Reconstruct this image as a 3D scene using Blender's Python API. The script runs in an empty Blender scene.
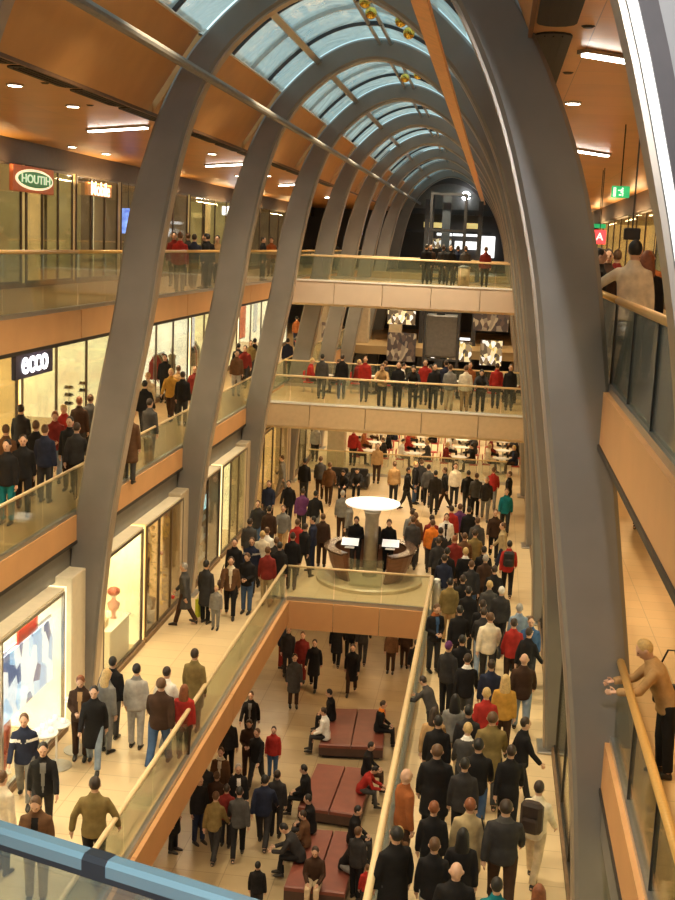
import bpy, math, random
from mathutils import Vector, Matrix
random.seed(7)
R = math.radians
SC = bpy.context.scene
COL = SC.collection

# ------------------------------------------------------------------ camera
EYE = Vector((0.0, 0.0, 10.3))
F_PX, YAW, PITCH, ROLL = 1200.0, R(7.1), R(9.78), R(2.5)
FWD = Vector((-math.sin(YAW)*math.cos(PITCH), math.cos(YAW)*math.cos(PITCH), -math.sin(PITCH)))
R0 = Vector((math.cos(YAW), math.sin(YAW), 0))
U0 = R0.cross(FWD)
CR = R0*math.cos(ROLL) + U0*math.sin(ROLL)
CU = -R0*math.sin(ROLL) + U0*math.cos(ROLL)
cam = bpy.data.cameras.new('camera')
cam.sensor_fit = 'VERTICAL'; cam.sensor_height = 24.0; cam.lens = 24.0*F_PX/900.0
cam.clip_start = 0.05; cam.clip_end = 400
camo = bpy.data.objects.new('camera', cam); COL.objects.link(camo)
m = Matrix((CR, CU, -FWD)).transposed().to_4x4(); m.translation = EYE
camo.matrix_world = m
SC.camera = camo

def ray(u, v):
    return FWD + CR*((u-337.5)/F_PX) + CU*((450-v)/F_PX)
def at_z(u, v, z):
    d = ray(u, v); return EYE + d*((z-EYE.z)/d.z)
def at_y(u, v, y):
    d = ray(u, v); return EYE + d*(y/d.y)
def at_x(u, v, x):
    d = ray(u, v); return EYE + d*(x/d.x)

Z0, Z1, Z2, Z3, ZC = -4.3, 0.0, 4.3, 8.65, 12.75
XL, XR3, XR2 = -8.6, 1.4, 1.76
RIBS = [6.9, 14.6] + [24.3 + 8.8*k for k in range(8)]

# ------------------------------------------------------------------ materials
MATS = {}
def mat(name, col, rough=0.6, metal=0.0, emit=0.0, ecol=None, var=0.12, scale=6.0, bump=0.0, stretch=None, spec=None):
    if name in MATS: return MATS[name]
    M = bpy.data.materials.new(name); M.use_nodes = True
    nt = M.node_tree; N = nt.nodes; b = N['Principled BSDF']
    tc = N.new('ShaderNodeTexCoord'); no = N.new('ShaderNodeTexNoise'); no.inputs['Scale'].default_value = scale
    no.inputs['Detail'].default_value = 4
    if stretch:
        mp = N.new('ShaderNodeMapping'); mp.inputs['Scale'].default_value = stretch
        nt.links.new(tc.outputs['Object'], mp.inputs['Vector']); nt.links.new(mp.outputs['Vector'], no.inputs['Vector'])
    else:
        nt.links.new(tc.outputs['Object'], no.inputs['Vector'])
    cr = N.new('ShaderNodeValToRGB')
    lo = [max(0, c*(1-var)) for c in col]; hi = [min(1, c*(1+var)) for c in col]
    cr.color_ramp.elements[0].position = 0.3; cr.color_ramp.elements[1].position = 0.7
    cr.color_ramp.elements[0].color = (*lo, 1); cr.color_ramp.elements[1].color = (*hi, 1)
    nt.links.new(no.outputs['Fac'], cr.inputs['Fac']); nt.links.new(cr.outputs['Color'], b.inputs['Base Color'])
    b.inputs['Roughness'].default_value = rough; b.inputs['Metallic'].default_value = metal
    if spec is not None: b.inputs['Specular IOR Level'].default_value = spec
    if emit:
        if ecol: b.inputs['Emission Color'].default_value = (*ecol, 1)
        else: nt.links.new(cr.outputs['Color'], b.inputs['Emission Color'])
        b.inputs['Emission Strength'].default_value = emit
    if bump:
        bp = N.new('ShaderNodeBump'); bp.inputs['Strength'].default_value = bump; bp.inputs['Distance'].default_value = .02
        nt.links.new(no.outputs['Fac'], bp.inputs['Height']); nt.links.new(bp.outputs['Normal'], b.inputs['Normal'])
    MATS[name] = M
    return M

def tile_mat(name, c1, c2, mortar, bw, bh, rough=.35, msize=.012, var=.1, offset=0.0, rot=0.0):
    M = bpy.data.materials.new(name); M.use_nodes = True
    nt = M.node_tree; N = nt.nodes; b = N['Principled BSDF']
    tc = N.new('ShaderNodeTexCoord'); mp = N.new('ShaderNodeMapping'); mp.inputs['Rotation'].default_value = (0, 0, rot)
    br = N.new('ShaderNodeTexBrick'); br.offset = offset
    br.inputs['Color1'].default_value = (*c1, 1); br.inputs['Color2'].default_value = (*c2, 1); br.inputs['Mortar'].default_value = (*mortar, 1)
    br.inputs['Scale'].default_value = 1; br.inputs['Mortar Size'].default_value = msize
    br.inputs['Brick Width'].default_value = bw; br.inputs['Row Height'].default_value = bh
    nt.links.new(tc.outputs['Object'], mp.inputs['Vector']); nt.links.new(mp.outputs['Vector'], br.inputs['Vector'])
    no = N.new('ShaderNodeTexNoise'); no.inputs['Scale'].default_value = .9; no.inputs['Detail'].default_value = 5
    nt.links.new(tc.outputs['Object'], no.inputs['Vector'])
    mr = N.new('ShaderNodeMapRange'); mr.inputs['To Min'].default_value = 1-var*2; mr.inputs['To Max'].default_value = 1+var
    nt.links.new(no.outputs['Fac'], mr.inputs['Value'])
    mx = N.new('ShaderNodeVectorMath'); mx.operation = 'SCALE'
    nt.links.new(br.outputs['Color'], mx.inputs[0]); nt.links.new(mr.outputs['Result'], mx.inputs['Scale'])
    nt.links.new(mx.outputs['Vector'], b.inputs['Base Color'])
    b.inputs['Roughness'].default_value = rough
    MATS[name] = M
    return M

def glass_mat(name, tint, refl=.12, haze=0.0, hazecol=(.8, .9, .9), noise=0.0, nscale=1.2):
    """Clear architectural pane: tinted transparency, Fresnel-like gloss and an optional milky tone (painted reflections on the roof)."""
    M = bpy.data.materials.new(name); M.use_nodes = True
    nt = M.node_tree; N = nt.nodes; N.clear()
    out = N.new('ShaderNodeOutputMaterial')
    tr = N.new('ShaderNodeBsdfTransparent'); tr.inputs['Color'].default_value = (*tint, 1)
    gl = N.new('ShaderNodeBsdfGlossy'); gl.inputs['Roughness'].default_value = .04
    lw = N.new('ShaderNodeLayerWeight'); lw.inputs['Blend'].default_value = .35
    mt = N.new('ShaderNodeMath'); mt.operation = 'MULTIPLY_ADD'; mt.inputs[1].default_value = .45; mt.inputs[2].default_value = refl*.4
    nt.links.new(lw.outputs['Fresnel'], mt.inputs[0])
    mx = N.new('ShaderNodeMixShader')
    nt.links.new(mt.outputs[0], mx.inputs[0]); nt.links.new(tr.outputs[0], mx.inputs[1]); nt.links.new(gl.outputs[0], mx.inputs[2])
    last = mx
    if haze:
        df = N.new('ShaderNodeBsdfDiffuse'); df.inputs['Color'].default_value = (*hazecol, 1)
        tl = N.new('ShaderNodeBsdfTranslucent'); tl.inputs['Color'].default_value = (*hazecol, 1)
        m0 = N.new('ShaderNodeMixShader'); m0.inputs[0].default_value = .5
        nt.links.new(df.outputs[0], m0.inputs[1]); nt.links.new(tl.outputs[0], m0.inputs[2])
        m2 = N.new('ShaderNodeMixShader'); m2.inputs[0].default_value = haze
        if noise:
            tc = N.new('ShaderNodeTexCoord'); no = N.new('ShaderNodeTexNoise'); no.inputs['Scale'].default_value = nscale
            no.inputs['Detail'].default_value = 6; no.inputs['Distortion'].default_value = 1.2
            mr = N.new('ShaderNodeMapRange'); mr.inputs['From Min'].default_value = .3; mr.inputs['From Max'].default_value = .72
            mr.inputs['To Min'].default_value = max(0, haze-noise); mr.inputs['To Max'].default_value = min(1, haze+noise)
            nt.links.new(tc.outputs['Object'], no.inputs['Vector']); nt.links.new(no.outputs['Fac'], mr.inputs['Value'])
            nt.links.new(mr.outputs['Result'], m2.inputs[0])
        nt.links.new(mx.outputs[0], m2.inputs[1]); nt.links.new(m0.outputs[0], m2.inputs[2]); last = m2
    nt.links.new(last.outputs[0], out.inputs['Surface'])
    MATS[name] = M
    return M

# setting
FLOOR1 = tile_mat('cream_stone_floor', (.74, .57, .34), (.70, .53, .31), (.50, .37, .2), 1.2, .6, .28, .008, .06)
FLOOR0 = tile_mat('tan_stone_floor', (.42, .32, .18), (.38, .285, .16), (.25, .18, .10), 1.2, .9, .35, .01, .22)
FLOOR2 = tile_mat('gallery_stone_floor', (.60, .40, .19), (.56, .37, .175), (.40, .27, .13), 1.0, .5, .3, .008, .1)
WOODCEIL = tile_mat('orange_wood_ceiling', (.68, .33, .085), (.62, .29, .075), (.30, .13, .03), 2.6, 1.3, .32, .006, .12)
ORANGE = mat('orange_veneer_panel', (.56, .27, .085), .42, var=.07, scale=1.5)
ORANGE2 = mat('apricot_fascia_panel', (.62, .33, .14), .5, var=.05, scale=1.5)
PALEFASCIA = mat('pale_fascia_panel', (.62, .50, .40), .5, var=.05, scale=1.2)
RIBGREY = mat('grey_painted_steel', (.228, .212, .196), .42, .15, var=.07, scale=1.6, bump=.03)
RIBEDGE = mat('steel_edge_strip', (.46, .38, .30), .35, .5, var=.05)
STEEL = mat('brushed_steel', (.55, .54, .52), .3, .9, var=.06, scale=20)
DARKSTEEL = mat('dark_steel', (.06, .06, .065), .4, .5)
BLUEGREY = mat('blue_grey_beam_paint', (.20, .19, .175), .5, var=.08, scale=2)
DARK = mat('near_black_trim', (.025, .02, .018), .5)
VENTBLACK = mat('black_vent_grille', (.02, .018, .016), .6)
BRASS = mat('honey_wood_handrail', (.72, .43, .13), .3, .15, var=.1, scale=4, stretch=(1, 12, 12))
CREAMRAIL = mat('cream_wood_handrail', (.78, .60, .34), .35, .05, var=.06)
WHITEWALL = mat('warm_white_plaster', (.78, .68, .50), .7, var=.04)
BEIGEPILLAR = mat('beige_stone_pillar', (.55, .45, .31), .5, var=.08)
BROWNWALL = mat('brown_panel_wall', (.20, .12, .06), .6, var=.15)
MULLION = mat('bronze_mullion', (.12, .085, .055), .4, .4)
GLASS = glass_mat('clear_balustrade_glass', (.95, .98, .95), .14, .03, (.75, .85, .7))
GLASSG = glass_mat('greenish_balustrade_glass', (.93, .96, .90), .14, .035, (.7, .78, .62))
GLASSD = glass_mat('grey_balustrade_glass', (.62, .70, .70), .3, .16, (.40, .47, .48))
SHOPGLASS = glass_mat('shop_window_glass', (.97, .98, .96), .1)
ROOFGLASS = glass_mat('roof_glass', (.86, .95, .94), .35, .50, (.80, .93, .92), .36, .8)  # milky patches put teal-white cloudy reflections into the glass
LAMP = mat('lamp_tube_white', (1, .93, .80), .5, emit=22, var=.01)
SPOTGLOW = mat('downlight_glow', (1, .9, .72), .5, emit=25, var=.01)
FLOODGLOW = mat('cold_flood_glow', (.85, .92, 1), .5, emit=30, var=.01)
WHITEPAINT = mat('white_lacquer', (.85, .84, .80), .25, var=.02)
GOLD = mat('gold_bauble', (.85, .62, .12), .18, .9, var=.05)
BENCHTOP = mat('oxblood_bench_leather', (.20, .055, .035), .45, var=.12, scale=3)
BENCHBASE = mat('dark_bench_base', (.07, .035, .025), .5)
COUNTERWOOD = mat('walnut_counter', (.20, .085, .04), .35, var=.18, scale=3, stretch=(1, 1, 8))
def shopwall(n, c, e): return mat('lit_shop_wall_'+n, c, .7, emit=e, var=.22, scale=1.1)  # walls glow by themselves in place of shop lighting
S_CREAM = shopwall('cream', (1.0, .80, .44), 1.1)
S_BRIGHT = shopwall('bright', (1.0, .90, .62), 1.3)
S_AMBER = shopwall('amber', (.85, .56, .18), .75)
S_OLIVE = shopwall('olive', (.50, .40, .15), .5)
S_DIM = shopwall('dim', (.36, .25, .12), .35)
S_COOL = shopwall('cool', (.8, .92, 1.0), 1.6)

# ------------------------------------------------------------------ mesh builder
class MB:
    def __init__(s): s.v = []; s.f = []; s.m = []
    def add(s, vs, fs, mi=0):
        b = len(s.v); s.v += [Vector(p) for p in vs]
        s.f += [tuple(b+i for i in f) for f in fs]; s.m += [mi]*len(fs); return s
    def box(s, a, b, mi=0, bev=0.0):
        x0, y0, z0 = (min(a[i], b[i]) for i in range(3)); x1, y1, z1 = (max(a[i], b[i]) for i in range(3))
        if bev:
            e = min(bev, (x1-x0)*.4, (y1-y0)*.4)
            pr = [(x0+e, y0), (x1-e, y0), (x1, y0+e), (x1, y1-e), (x1-e, y1), (x0+e, y1), (x0, y1-e), (x0, y0+e)]
            ez = min(bev, (z1-z0)*.4)
            cx, cy = (x0+x1)/2, (y0+y1)/2
            def ins(p): return (p[0]+(e if p[0] < cx else -e)*.7, p[1]+(e if p[1] < cy else -e)*.7)
            rings = [[(*ins(p), z0) for p in pr], [(*p, z0+ez) for p in pr], [(*p, z1-ez) for p in pr], [(*ins(p), z1) for p in pr]]
            return s.loft(rings, mi)
        vs = [(x0, y0, z0), (x1, y0, z0), (x1, y1, z0), (x0, y1, z0), (x0, y0, z1), (x1, y0, z1), (x1, y1, z1), (x0, y1, z1)]
        return s.add(vs, [(0, 3, 2, 1), (4, 5, 6, 7), (0, 1, 5, 4), (1, 2, 6, 5), (2, 3, 7, 6), (3, 0, 4, 7)], mi)
    def loft(s, rings, mi=0, cap=True, closed=False):
        n = len(rings[0]); vs = [p for r in rings for p in r]; fs = []
        K = len(rings)
        for k in range(K if closed else K-1):
            a, b = k*n, ((k+1) % K)*n
            for i in range(n): fs.append((a+i, a+(i+1) % n, b+(i+1) % n, b+i))
        if cap and not closed:
            fs.append(tuple(range(n-1, -1, -1))); fs.append(tuple((K-1)*n+i for i in range(n)))
        return s.add(vs, fs, mi)
    def tube(s, pts, r, n=8, mi=0, up=None):
        pts = [Vector(p) for p in pts]; rs = r if isinstance(r, (list, tuple)) else [r]*len(pts)
        rings = []; prev = None
        for i, p in enumerate(pts):
            t = (pts[min(i+1, len(pts)-1)] - pts[max(i-1, 0)]).normalized()
            if prev is None:
                a = Vector((0, 0, 1)) if abs(t.z) < .9 else Vector((0, 1, 0))
                x = t.cross(a).normalized()
            else:
                x = (prev - t*prev.dot(t)).normalized()
            prev = x; y = t.cross(x)
            rr = rs[i] if isinstance(rs[i], (list, tuple)) else (rs[i], rs[i])
            rings.append([p + x*math.cos(2*math.pi*k/n)*rr[0] + y*math.sin(2*math.pi*k/n)*rr[1] for k in range(n)])
        return s.loft(rings, mi)
    def ball(s, c, r, nu=12, nv=8, mi=0, rot=None):
        r = r if isinstance(r, (list, tuple)) else (r, r, r); c = Vector(c)
        vs = []; fs = []
        for j in range(1, nv):
            th = math.pi*j/nv
            for i in range(nu):
                ph = 2*math.pi*i/nu
                vs.append(Vector((r[0]*math.sin(th)*math.cos(ph), r[1]*math.sin(th)*math.sin(ph), r[2]*math.cos(th))))
        vs.append(Vector((0, 0, r[2]))); vs.append(Vector((0, 0, -r[2])))
        T, B = len(vs)-2, len(vs)-1
        for j in range(nv-2):
            for i in range(nu): fs.append((j*nu+i, (j+1)*nu+i, (j+1)*nu+(i+1) % nu, j*nu+(i+1) % nu))
        for i in range(nu):
            fs.append((T, i, (i+1) % nu)); fs.append((B, (nv-2)*nu+(i+1) % nu, (nv-2)*nu+i))
        if rot is not None: vs = [rot @ v for v in vs]
        return s.add([c+v for v in vs], fs, mi)
    def lathe(s, prof, c=(0, 0, 0), n=20, mi=0, a0=0, a1=None):
        c = Vector(c)
        if a1 is None:
            rings = [[c+Vector((r*math.cos(2*math.pi*k/n), r*math.sin(2*math.pi*k/n), z)) for k in range(n)] for r, z in prof]
            return s.loft(rings, mi)
        vs = []; P = len(prof)
        for k in range(n+1):
            a = a0+(a1-a0)*k/n
            vs += [c+Vector((r*math.cos(a), r*math.sin(a), z)) for r, z in prof]
        fs = []
        for k in range(n):
            for i in range(P): fs.append((k*P+i, k*P+(i+1) % P, (k+1)*P+(i+1) % P, (k+1)*P+i))
        fs.append(tuple(range(P))); fs.append(tuple(n*P+i for i in range(P-1, -1, -1)))
        return s.add(vs, fs, mi)
    def prism(s, poly, off, mi=0):
        off = Vector(off); p = [Vector(q) for q in poly]
        return s.loft([p, [q+off for q in p]], mi)
    def mesh(s, name, mats, smooth=False, origin=None):
        me = bpy.data.meshes.new(name)
        o = Vector(origin) if origin is not None else Vector((0, 0, 0))
        me.from_pydata([tuple(v-o) for v in s.v], [], s.f)
        for q in (mats if isinstance(mats, (list, tuple)) else [mats]): me.materials.append(q)
        if any(s.m): me.polygons.foreach_set('material_index', s.m)
        if smooth: me.polygons.foreach_set('use_smooth', [True]*len(me.polygons))
        me.update()
        import bmesh
        bm = bmesh.new(); bm.from_mesh(me); bmesh.ops.recalc_face_normals(bm, faces=bm.faces); bm.to_mesh(me); bm.free()
        return me
    def build(s, name, mats, parent=None, smooth=False, loc=None):
        """Vertices are given in world space; the object sits at its base (or in its parent's frame)."""
        if parent is not None: org = parent.location.copy()
        elif loc is not None: org = Vector(loc)
        else:
            lo = [min(v[i] for v in s.v) for i in range(3)]; hi = [max(v[i] for v in s.v) for i in range(3)]
            org = Vector(((lo[0]+hi[0])/2, (lo[1]+hi[1])/2, lo[2]))
        if parent is not None:
            q = parent
            while q.parent is not None: q = q.parent; org += q.location
        o = bpy.data.objects.new(name, s.mesh(name, mats, smooth, org)); COL.objects.link(o)
        if parent is not None: o.parent = parent
        else: o.location = org
        return o

def tag(o, label, cat, group=None, kind=None):
    o['label'] = label; o['category'] = cat
    if group: o['group'] = group
    if kind: o['kind'] = kind
    return o
def thing(name, label, cat, loc, group=None):
    o = bpy.data.objects.new(name, None); COL.objects.link(o); o.location = loc; o.empty_display_size = .2
    return tag(o, label, cat, group)
def struct(o): o['kind'] = 'structure'; return o
def sroot(name, loc):
    o = bpy.data.objects.new(name, None); COL.objects.link(o); o.location = loc; o['kind'] = 'structure'; return o
def copy_tree(root, loc=None, rotz=None):
    def rec(o, par):
        c = o.copy(); COL.objects.link(c)
        if par is not None: c.parent = par
        for ch in [x for x in KIDS.get(o, ())]: rec(ch, c)
        return c
    KIDS = {}
    stack = [root]
    while stack:
        q = stack.pop(); KIDS[q] = list(q.children); stack += KIDS[q]
    r = rec(root, None)
    if loc is not None: r.location = loc
    if rotz is not None: r.rotation_euler = (0, 0, rotz)
    return r
def text_mesh(name, body, size, mtl, mw, depth=.01, parent=None, font_scale_x=1.0):
    cu = bpy.data.curves.new(name, 'FONT'); cu.body = body; cu.size = size; cu.align_x = 'CENTER'; cu.align_y = 'CENTER'; cu.extrude = depth
    cu.offset = size*.012
    t = bpy.data.objects.new('tmp_text', cu); COL.objects.link(t)
    dg = bpy.context.evaluated_depsgraph_get(); dg.update()
    me = bpy.data.meshes.new_from_object(t.evaluated_get(dg))
    bpy.data.objects.remove(t); bpy.data.curves.remove(cu)
    me.name = name; me.materials.clear(); me.materials.append(mtl)
    me.transform(Matrix.Diagonal((font_scale_x, 1, 1, 1)))
    me.transform(mw)
    o = bpy.data.objects.new(name, me); COL.objects.link(o)
    if parent is not None: o.parent = parent; me.transform(Matrix.Translation(-parent.location))
    return o
# ================================================================== SETTING
YF, YB, YBR2, YBR1, YV1 = 2.0, 88.0, 43.6, 49.6, 33.1
def floor(x0, x1, y0, y1, z, m, t=.5, name='floor'):
    return struct(MB().box((x0, y0, z-t), (x1, y1, z)).build(name, m))
XVL, XVR = -5.38, -1.36
EDG = [-3.9]+RIBS+[YB]
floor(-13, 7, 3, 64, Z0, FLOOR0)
floor(-11.5, XVL, 3, YV1, Z1, FLOOR1); floor(XVR, 5, 3, YV1, Z1, FLOOR1); floor(-14, 7, YV1, YB, Z1, FLOOR1)
floor(-15, XL, 3, YB, Z2, FLOOR2); floor(XR2, 12, 1, YB, Z2, FLOOR2)
floor(-17, XL, 3, YB, Z3, FLOOR2); floor(XR3, 8, 1, YB, Z3, FLOOR2)
floor(XL, XR2, YBR2, YBR2+6, Z2, FLOOR2); floor(XL, XR3, YBR1, YBR1+6.5, Z3, FLOOR2)
floor(XL, XR3, -4, .9, Z3, FLOOR2)                       # the landing the photographer stands on
floor(XL, XR3, YB-16, YB, Z2, FLOOR2); floor(XL, XR3, YB-12, YB, Z3, FLOOR2)

def trim(x0, x1, y0, y1, z0, z1, m, n=[0]):
    n[0] += 1
    return struct(MB().box((x0, y0, z0), (x1, y1, z1)).build('trim_%d' % n[0], m))
# slab edge fascias: long boards with joints between every rib
def fascia(xa, xb, z0, z1, m):
    for k in range(len(EDG)-1):
        ya = max(1.0, EDG[k]+.03); yb = EDG[k+1]-.03
        trim(xa, xb, ya, yb, z0, z1, m)
    trim(xa-.02 if xa > -3 else xa-.12, xb+.02 if xa < -3 else xb+.12, 1, YB, z0-.07, z0-.005, DARK)
fascia(XL-.02, XL+.06, Z3-.55, Z3+.05, ORANGE2); fascia(XL-.02, XL+.06, Z2-.5, Z2+.05, ORANGE2)
fascia(XR3-.06, XR3+.02, Z3-.57, Z3+.05, ORANGE2); fascia(XR2-.06, XR2+.02, Z2-.55, Z2+.05, ORANGE2)
trim(XL-.35, XL-.1, 3, YB, Z2-1.22, Z2-.58, BLUEGREY); trim(XR2-.02, XR2+.2, 3, YB, Z2-1.2, Z2-.62, BLUEGREY)
# void edges on the ground floor
for k in range(4):
    y0 = 3+7.525*k; trim(XVL-.04, XVL+.05, y0+.01, y0+7.515, -.62, .04, ORANGE2); trim(XVR-.05, XVR+.04, y0+.01, y0+7.515, -.62, .04, ORANGE2)
for k in range(3):
    w = (XVR-XVL)/3; trim(XVL+w*k+.01, XVL+w*(k+1)-.01, YV1-.06, YV1+.03, -.78, .04, ORANGE2)
# bridges: fascia boards front and back, soffits
def bridge(y0, y1, z, xr, m, h):
    n = 5; w = (xr-XL)/n
    for k in range(n):
        trim(XL+w*k+.012, XL+w*(k+1)-.012, y0-.07, y0+.02, z-h, z+.06, m)
        trim(XL+w*k+.012, XL+w*(k+1)-.012, y1-.02, y1+.07, z-h, z+.06, m)
    trim(XL, xr, y0-.02, y1+.02, z-h-.09, z-h+.02, CREAMRAIL)
    trim(XL, xr, y0-.1, y0+.06, z+.06, z+.13, WHITEPAINT)
bridge(YBR2, YBR2+6, Z2, XR2, mat('beige_bridge_fascia', (.62, .46, .28), .5, var=.05), .78)
bridge(YBR1, YBR1+6.5, Z3, XR3, PALEFASCIA, .85)

# ---- walls behind everything
def wall(n, a, b, m): return struct(MB().box(a, b).build('wall_'+n, m))
wall('left', (-17.4, 2, Z0), (-17.2, YB, 17), BROWNWALL)
wall('right', (12, 0, Z0), (12.2, YB, 17), BROWNWALL)
wall('end', (-17, YB, Z0), (12, YB+.3, 17), mat('dark_end_wall', (.05, .043, .04), .6, var=.2, scale=.6))
wall('back', (-17, -4.3, Z0), (12, -4.1, 17), BROWNWALL)
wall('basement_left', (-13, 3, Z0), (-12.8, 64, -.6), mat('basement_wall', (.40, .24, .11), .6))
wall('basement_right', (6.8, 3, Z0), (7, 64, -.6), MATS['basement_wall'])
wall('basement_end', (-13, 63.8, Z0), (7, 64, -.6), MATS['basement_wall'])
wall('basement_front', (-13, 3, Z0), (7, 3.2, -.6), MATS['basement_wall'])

# ---- top gallery ceilings and the sloping orange panels up to the glass
CEX_L, CEX_R = -7.15, .2
def ceil(x0, x1, y0, y1, z, m, t=.2): return struct(MB().box((x0, y0, z), (x1, y1, z+t)).build('ceiling', m))
ceil(-17, CEX_L, -4, YB, ZC, WOODCEIL); ceil(CEX_R, 12, -4, YB, ZC, WOODCEIL)
for k in range(len(EDG)-1):
    y0, y1 = EDG[k]+.2, EDG[k+1]-.2
    struct(MB().prism([(CEX_L, y0, ZC-.02), (-6.12, y0, 14.28), (-6.28, y0, 14.36), (CEX_L-.14, y0, ZC+.08)], (0, y1-y0, 0)).build('ceiling_slope_panel', ORANGE))
    struct(MB().prism([(CEX_R, y0, ZC-.02), (-.48, y0, 14.28), (-.32, y0, 14.36), (CEX_R+.14, y0, ZC+.08)], (0, y1-y0, 0)).build('ceiling_slope_panel', ORANGE))
    # white gutter profile where the panels meet the glass
    struct(MB().box((-6.22, y0, 14.27), (-6.06, y1, 14.40)).build('trim_gutter', WHITEPAINT))
    struct(MB().box((-.54, y0, 14.27), (-.38, y1, 14.40)).build('trim_gutter', WHITEPAINT))
struct(MB().box((CEX_L-.03, -4, ZC-.06), (CEX_L+.02, YB, ZC+.0)).build('trim_ceiling_edge', mat('dark_wood_edge', (.16, .075, .03), .5)))
struct(MB().box((CEX_R-.02, -4, ZC-.06), (CEX_R+.03, YB, ZC+.0)).build('trim_ceiling_edge', MATS['dark_wood_edge']))
# ceiling soffits under the gallery slabs
for (x0, x1, z) in ((-12, XL-.35, Z3-.62), (XR3+.06, 12, Z3-.62)):
    struct(MB().box((x0, 3, z), (x1, YB, z+.08)).build('ceiling_soffit', mat('cream_soffit', (.62, .47, .27), .7)))

# ---- arch ribs
XC = -3.5
HALF = [(0.0, 5.1), (2.2, 4.98), (4.3, 4.8), (6.5, 4.58), (8.65, 4.34), (10.3, 4.16), (11.7, 3.78), (12.9, 3.24), (13.9, 2.56), (14.75, 1.66), (15.25, .8), (15.42, 0)]
def catmull(P, n):
    out = []
    for i in range(len(P)-1):
        p0 = P[max(i-1, 0)]; p1 = P[i]; p2 = P[i+1]; p3 = P[min(i+2, len(P)-1)]
        for k in range(n):
            t = k/n
            out.append(tuple(.5*((2*p1[j])+(-p0[j]+p2[j])*t+(2*p0[j]-5*p1[j]+4*p2[j]-p3[j])*t*t+(-p0[j]+3*p1[j]-3*p2[j]+p3[j])*t**3) for j in range(2)))
    out.append(P[-1]); return out
full = [(-h, z) for z, h in HALF] + [(h, z) for z, h in HALF[-2::-1]]
def right_lean(z):                                          # the right-hand feet splay out a little further
    P_ = [(0, .42), (4.3, .38), (8.65, .2), (10.3, .11), (12, .08), (14, .05), (15.42, 0)]
    for (a, b), (c, d) in zip(P_, P_[1:]):
        if a <= z <= c: return b+(d-b)*(z-a)/(c-a)
    return 0
def left_lean(z):                                           # the left-hand legs lean in more at gallery height
    P_ = [(0, 0), (4.3, .10), (6.5, .25), (8.65, .42), (10.3, .48), (11.7, .40), (12.9, .25), (14, .10), (15.42, 0)]
    for (a, b), (c, d) in zip(P_, P_[1:]):
        if a <= z <= c: return b+(d-b)*(z-a)/(c-a)
    return 0
full = [(x+(right_lean(z) if x > 0 else left_lean(z) if x < 0 else 0), z) for x, z in full]
ARCH = catmull(full, 5)                                     # (x - XC, z), left foot to right foot
def arch_normals():
    ns = []
    for i in range(len(ARCH)):
        a = ARCH[max(i-1, 0)]; b = ARCH[min(i+1, len(ARCH)-1)]
        tx, tz = b[0]-a[0], b[1]-a[1]; l = math.hypot(tx, tz); ns.append((-tz/l, tx/l))   # outward
    return ns
ANORM = arch_normals()
def arch_pt(i, off, y):
    return Vector((XC+ARCH[i][0]+ANORM[i][0]*off, y, ARCH[i][1]+ANORM[i][1]*off))
RT, CH = .22, .05
def RWf(i): z = ARCH[i][1]; return .38 if z < 11 else max(.265, .38-.115*(z-11)/3.2)
RW = .265
#                                 # half radial width, half thickness, chamfer
def flare(p):                                               # the passage widens to the right at the nearest rib
    return Vector((p.x+.56*max(0, min(1, (p.x-XC)/2.5)), p.y, p.z))
for k, y in enumerate(RIBS):
    fl_ = flare if k == 0 else (lambda p: p)
    root = struct(bpy.data.objects.new('arch_rib', None)); COL.objects.link(root); root.location = (XC, y, 0)
    mb = MB(); rings = []
    for i in range(len(ARCH)):
        o = RWf(i); c = CH
        sec = [(-o+c, -RT), (o-c, -RT), (o, -RT+c), (o, RT-c), (o-c, RT), (-o+c, RT), (-o, RT-c), (-o, -RT+c)]
        rings.append([fl_(arch_pt(i, a, y+b)) for a, b in sec])
    mb.loft(rings); mb.build('rib_body', RIBGREY, root)
    mb = MB(); rings = []
    for i in range(len(ARCH)):
        o = RWf(i); sec = [(-o-.035, -RT+.07), (-o, -RT+.07), (-o, RT-.07), (-o-.035, RT-.07)]
        rings.append([fl_(arch_pt(i, a, y+b)) for a, b in sec])
    mb.loft(rings); mb.build('inner_edge_strip', RIBEDGE, root)
    for sx in (-1, 1):
        fx = XC+((5.52+(.56 if k == 0 else 0)) if sx > 0 else -5.1); MB().box((fx-.54, y-.36, 0), (fx+.54, y+.36, .06), bev=.02).build('foot_plate', STEEL, root)

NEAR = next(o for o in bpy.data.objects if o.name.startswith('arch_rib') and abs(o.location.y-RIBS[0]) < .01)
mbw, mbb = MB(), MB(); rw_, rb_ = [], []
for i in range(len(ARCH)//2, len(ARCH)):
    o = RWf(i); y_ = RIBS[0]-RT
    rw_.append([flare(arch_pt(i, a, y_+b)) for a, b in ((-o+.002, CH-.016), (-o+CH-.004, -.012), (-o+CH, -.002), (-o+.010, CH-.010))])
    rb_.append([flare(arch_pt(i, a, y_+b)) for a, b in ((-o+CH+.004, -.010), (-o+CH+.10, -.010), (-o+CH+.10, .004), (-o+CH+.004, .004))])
mbw.loft(rw_); mbw.build('painted_edge_highlight', mat('painted_highlight_glow', (1, .98, .95), .4, emit=.95, var=.01), NEAR)  # glowing strip paints the white highlight on the near rib's chamfer
mbb.loft(rb_); mbb.build('edge_bead', mat('brown_edge_bead', (.07, .05, .045), .5), NEAR)
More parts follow.
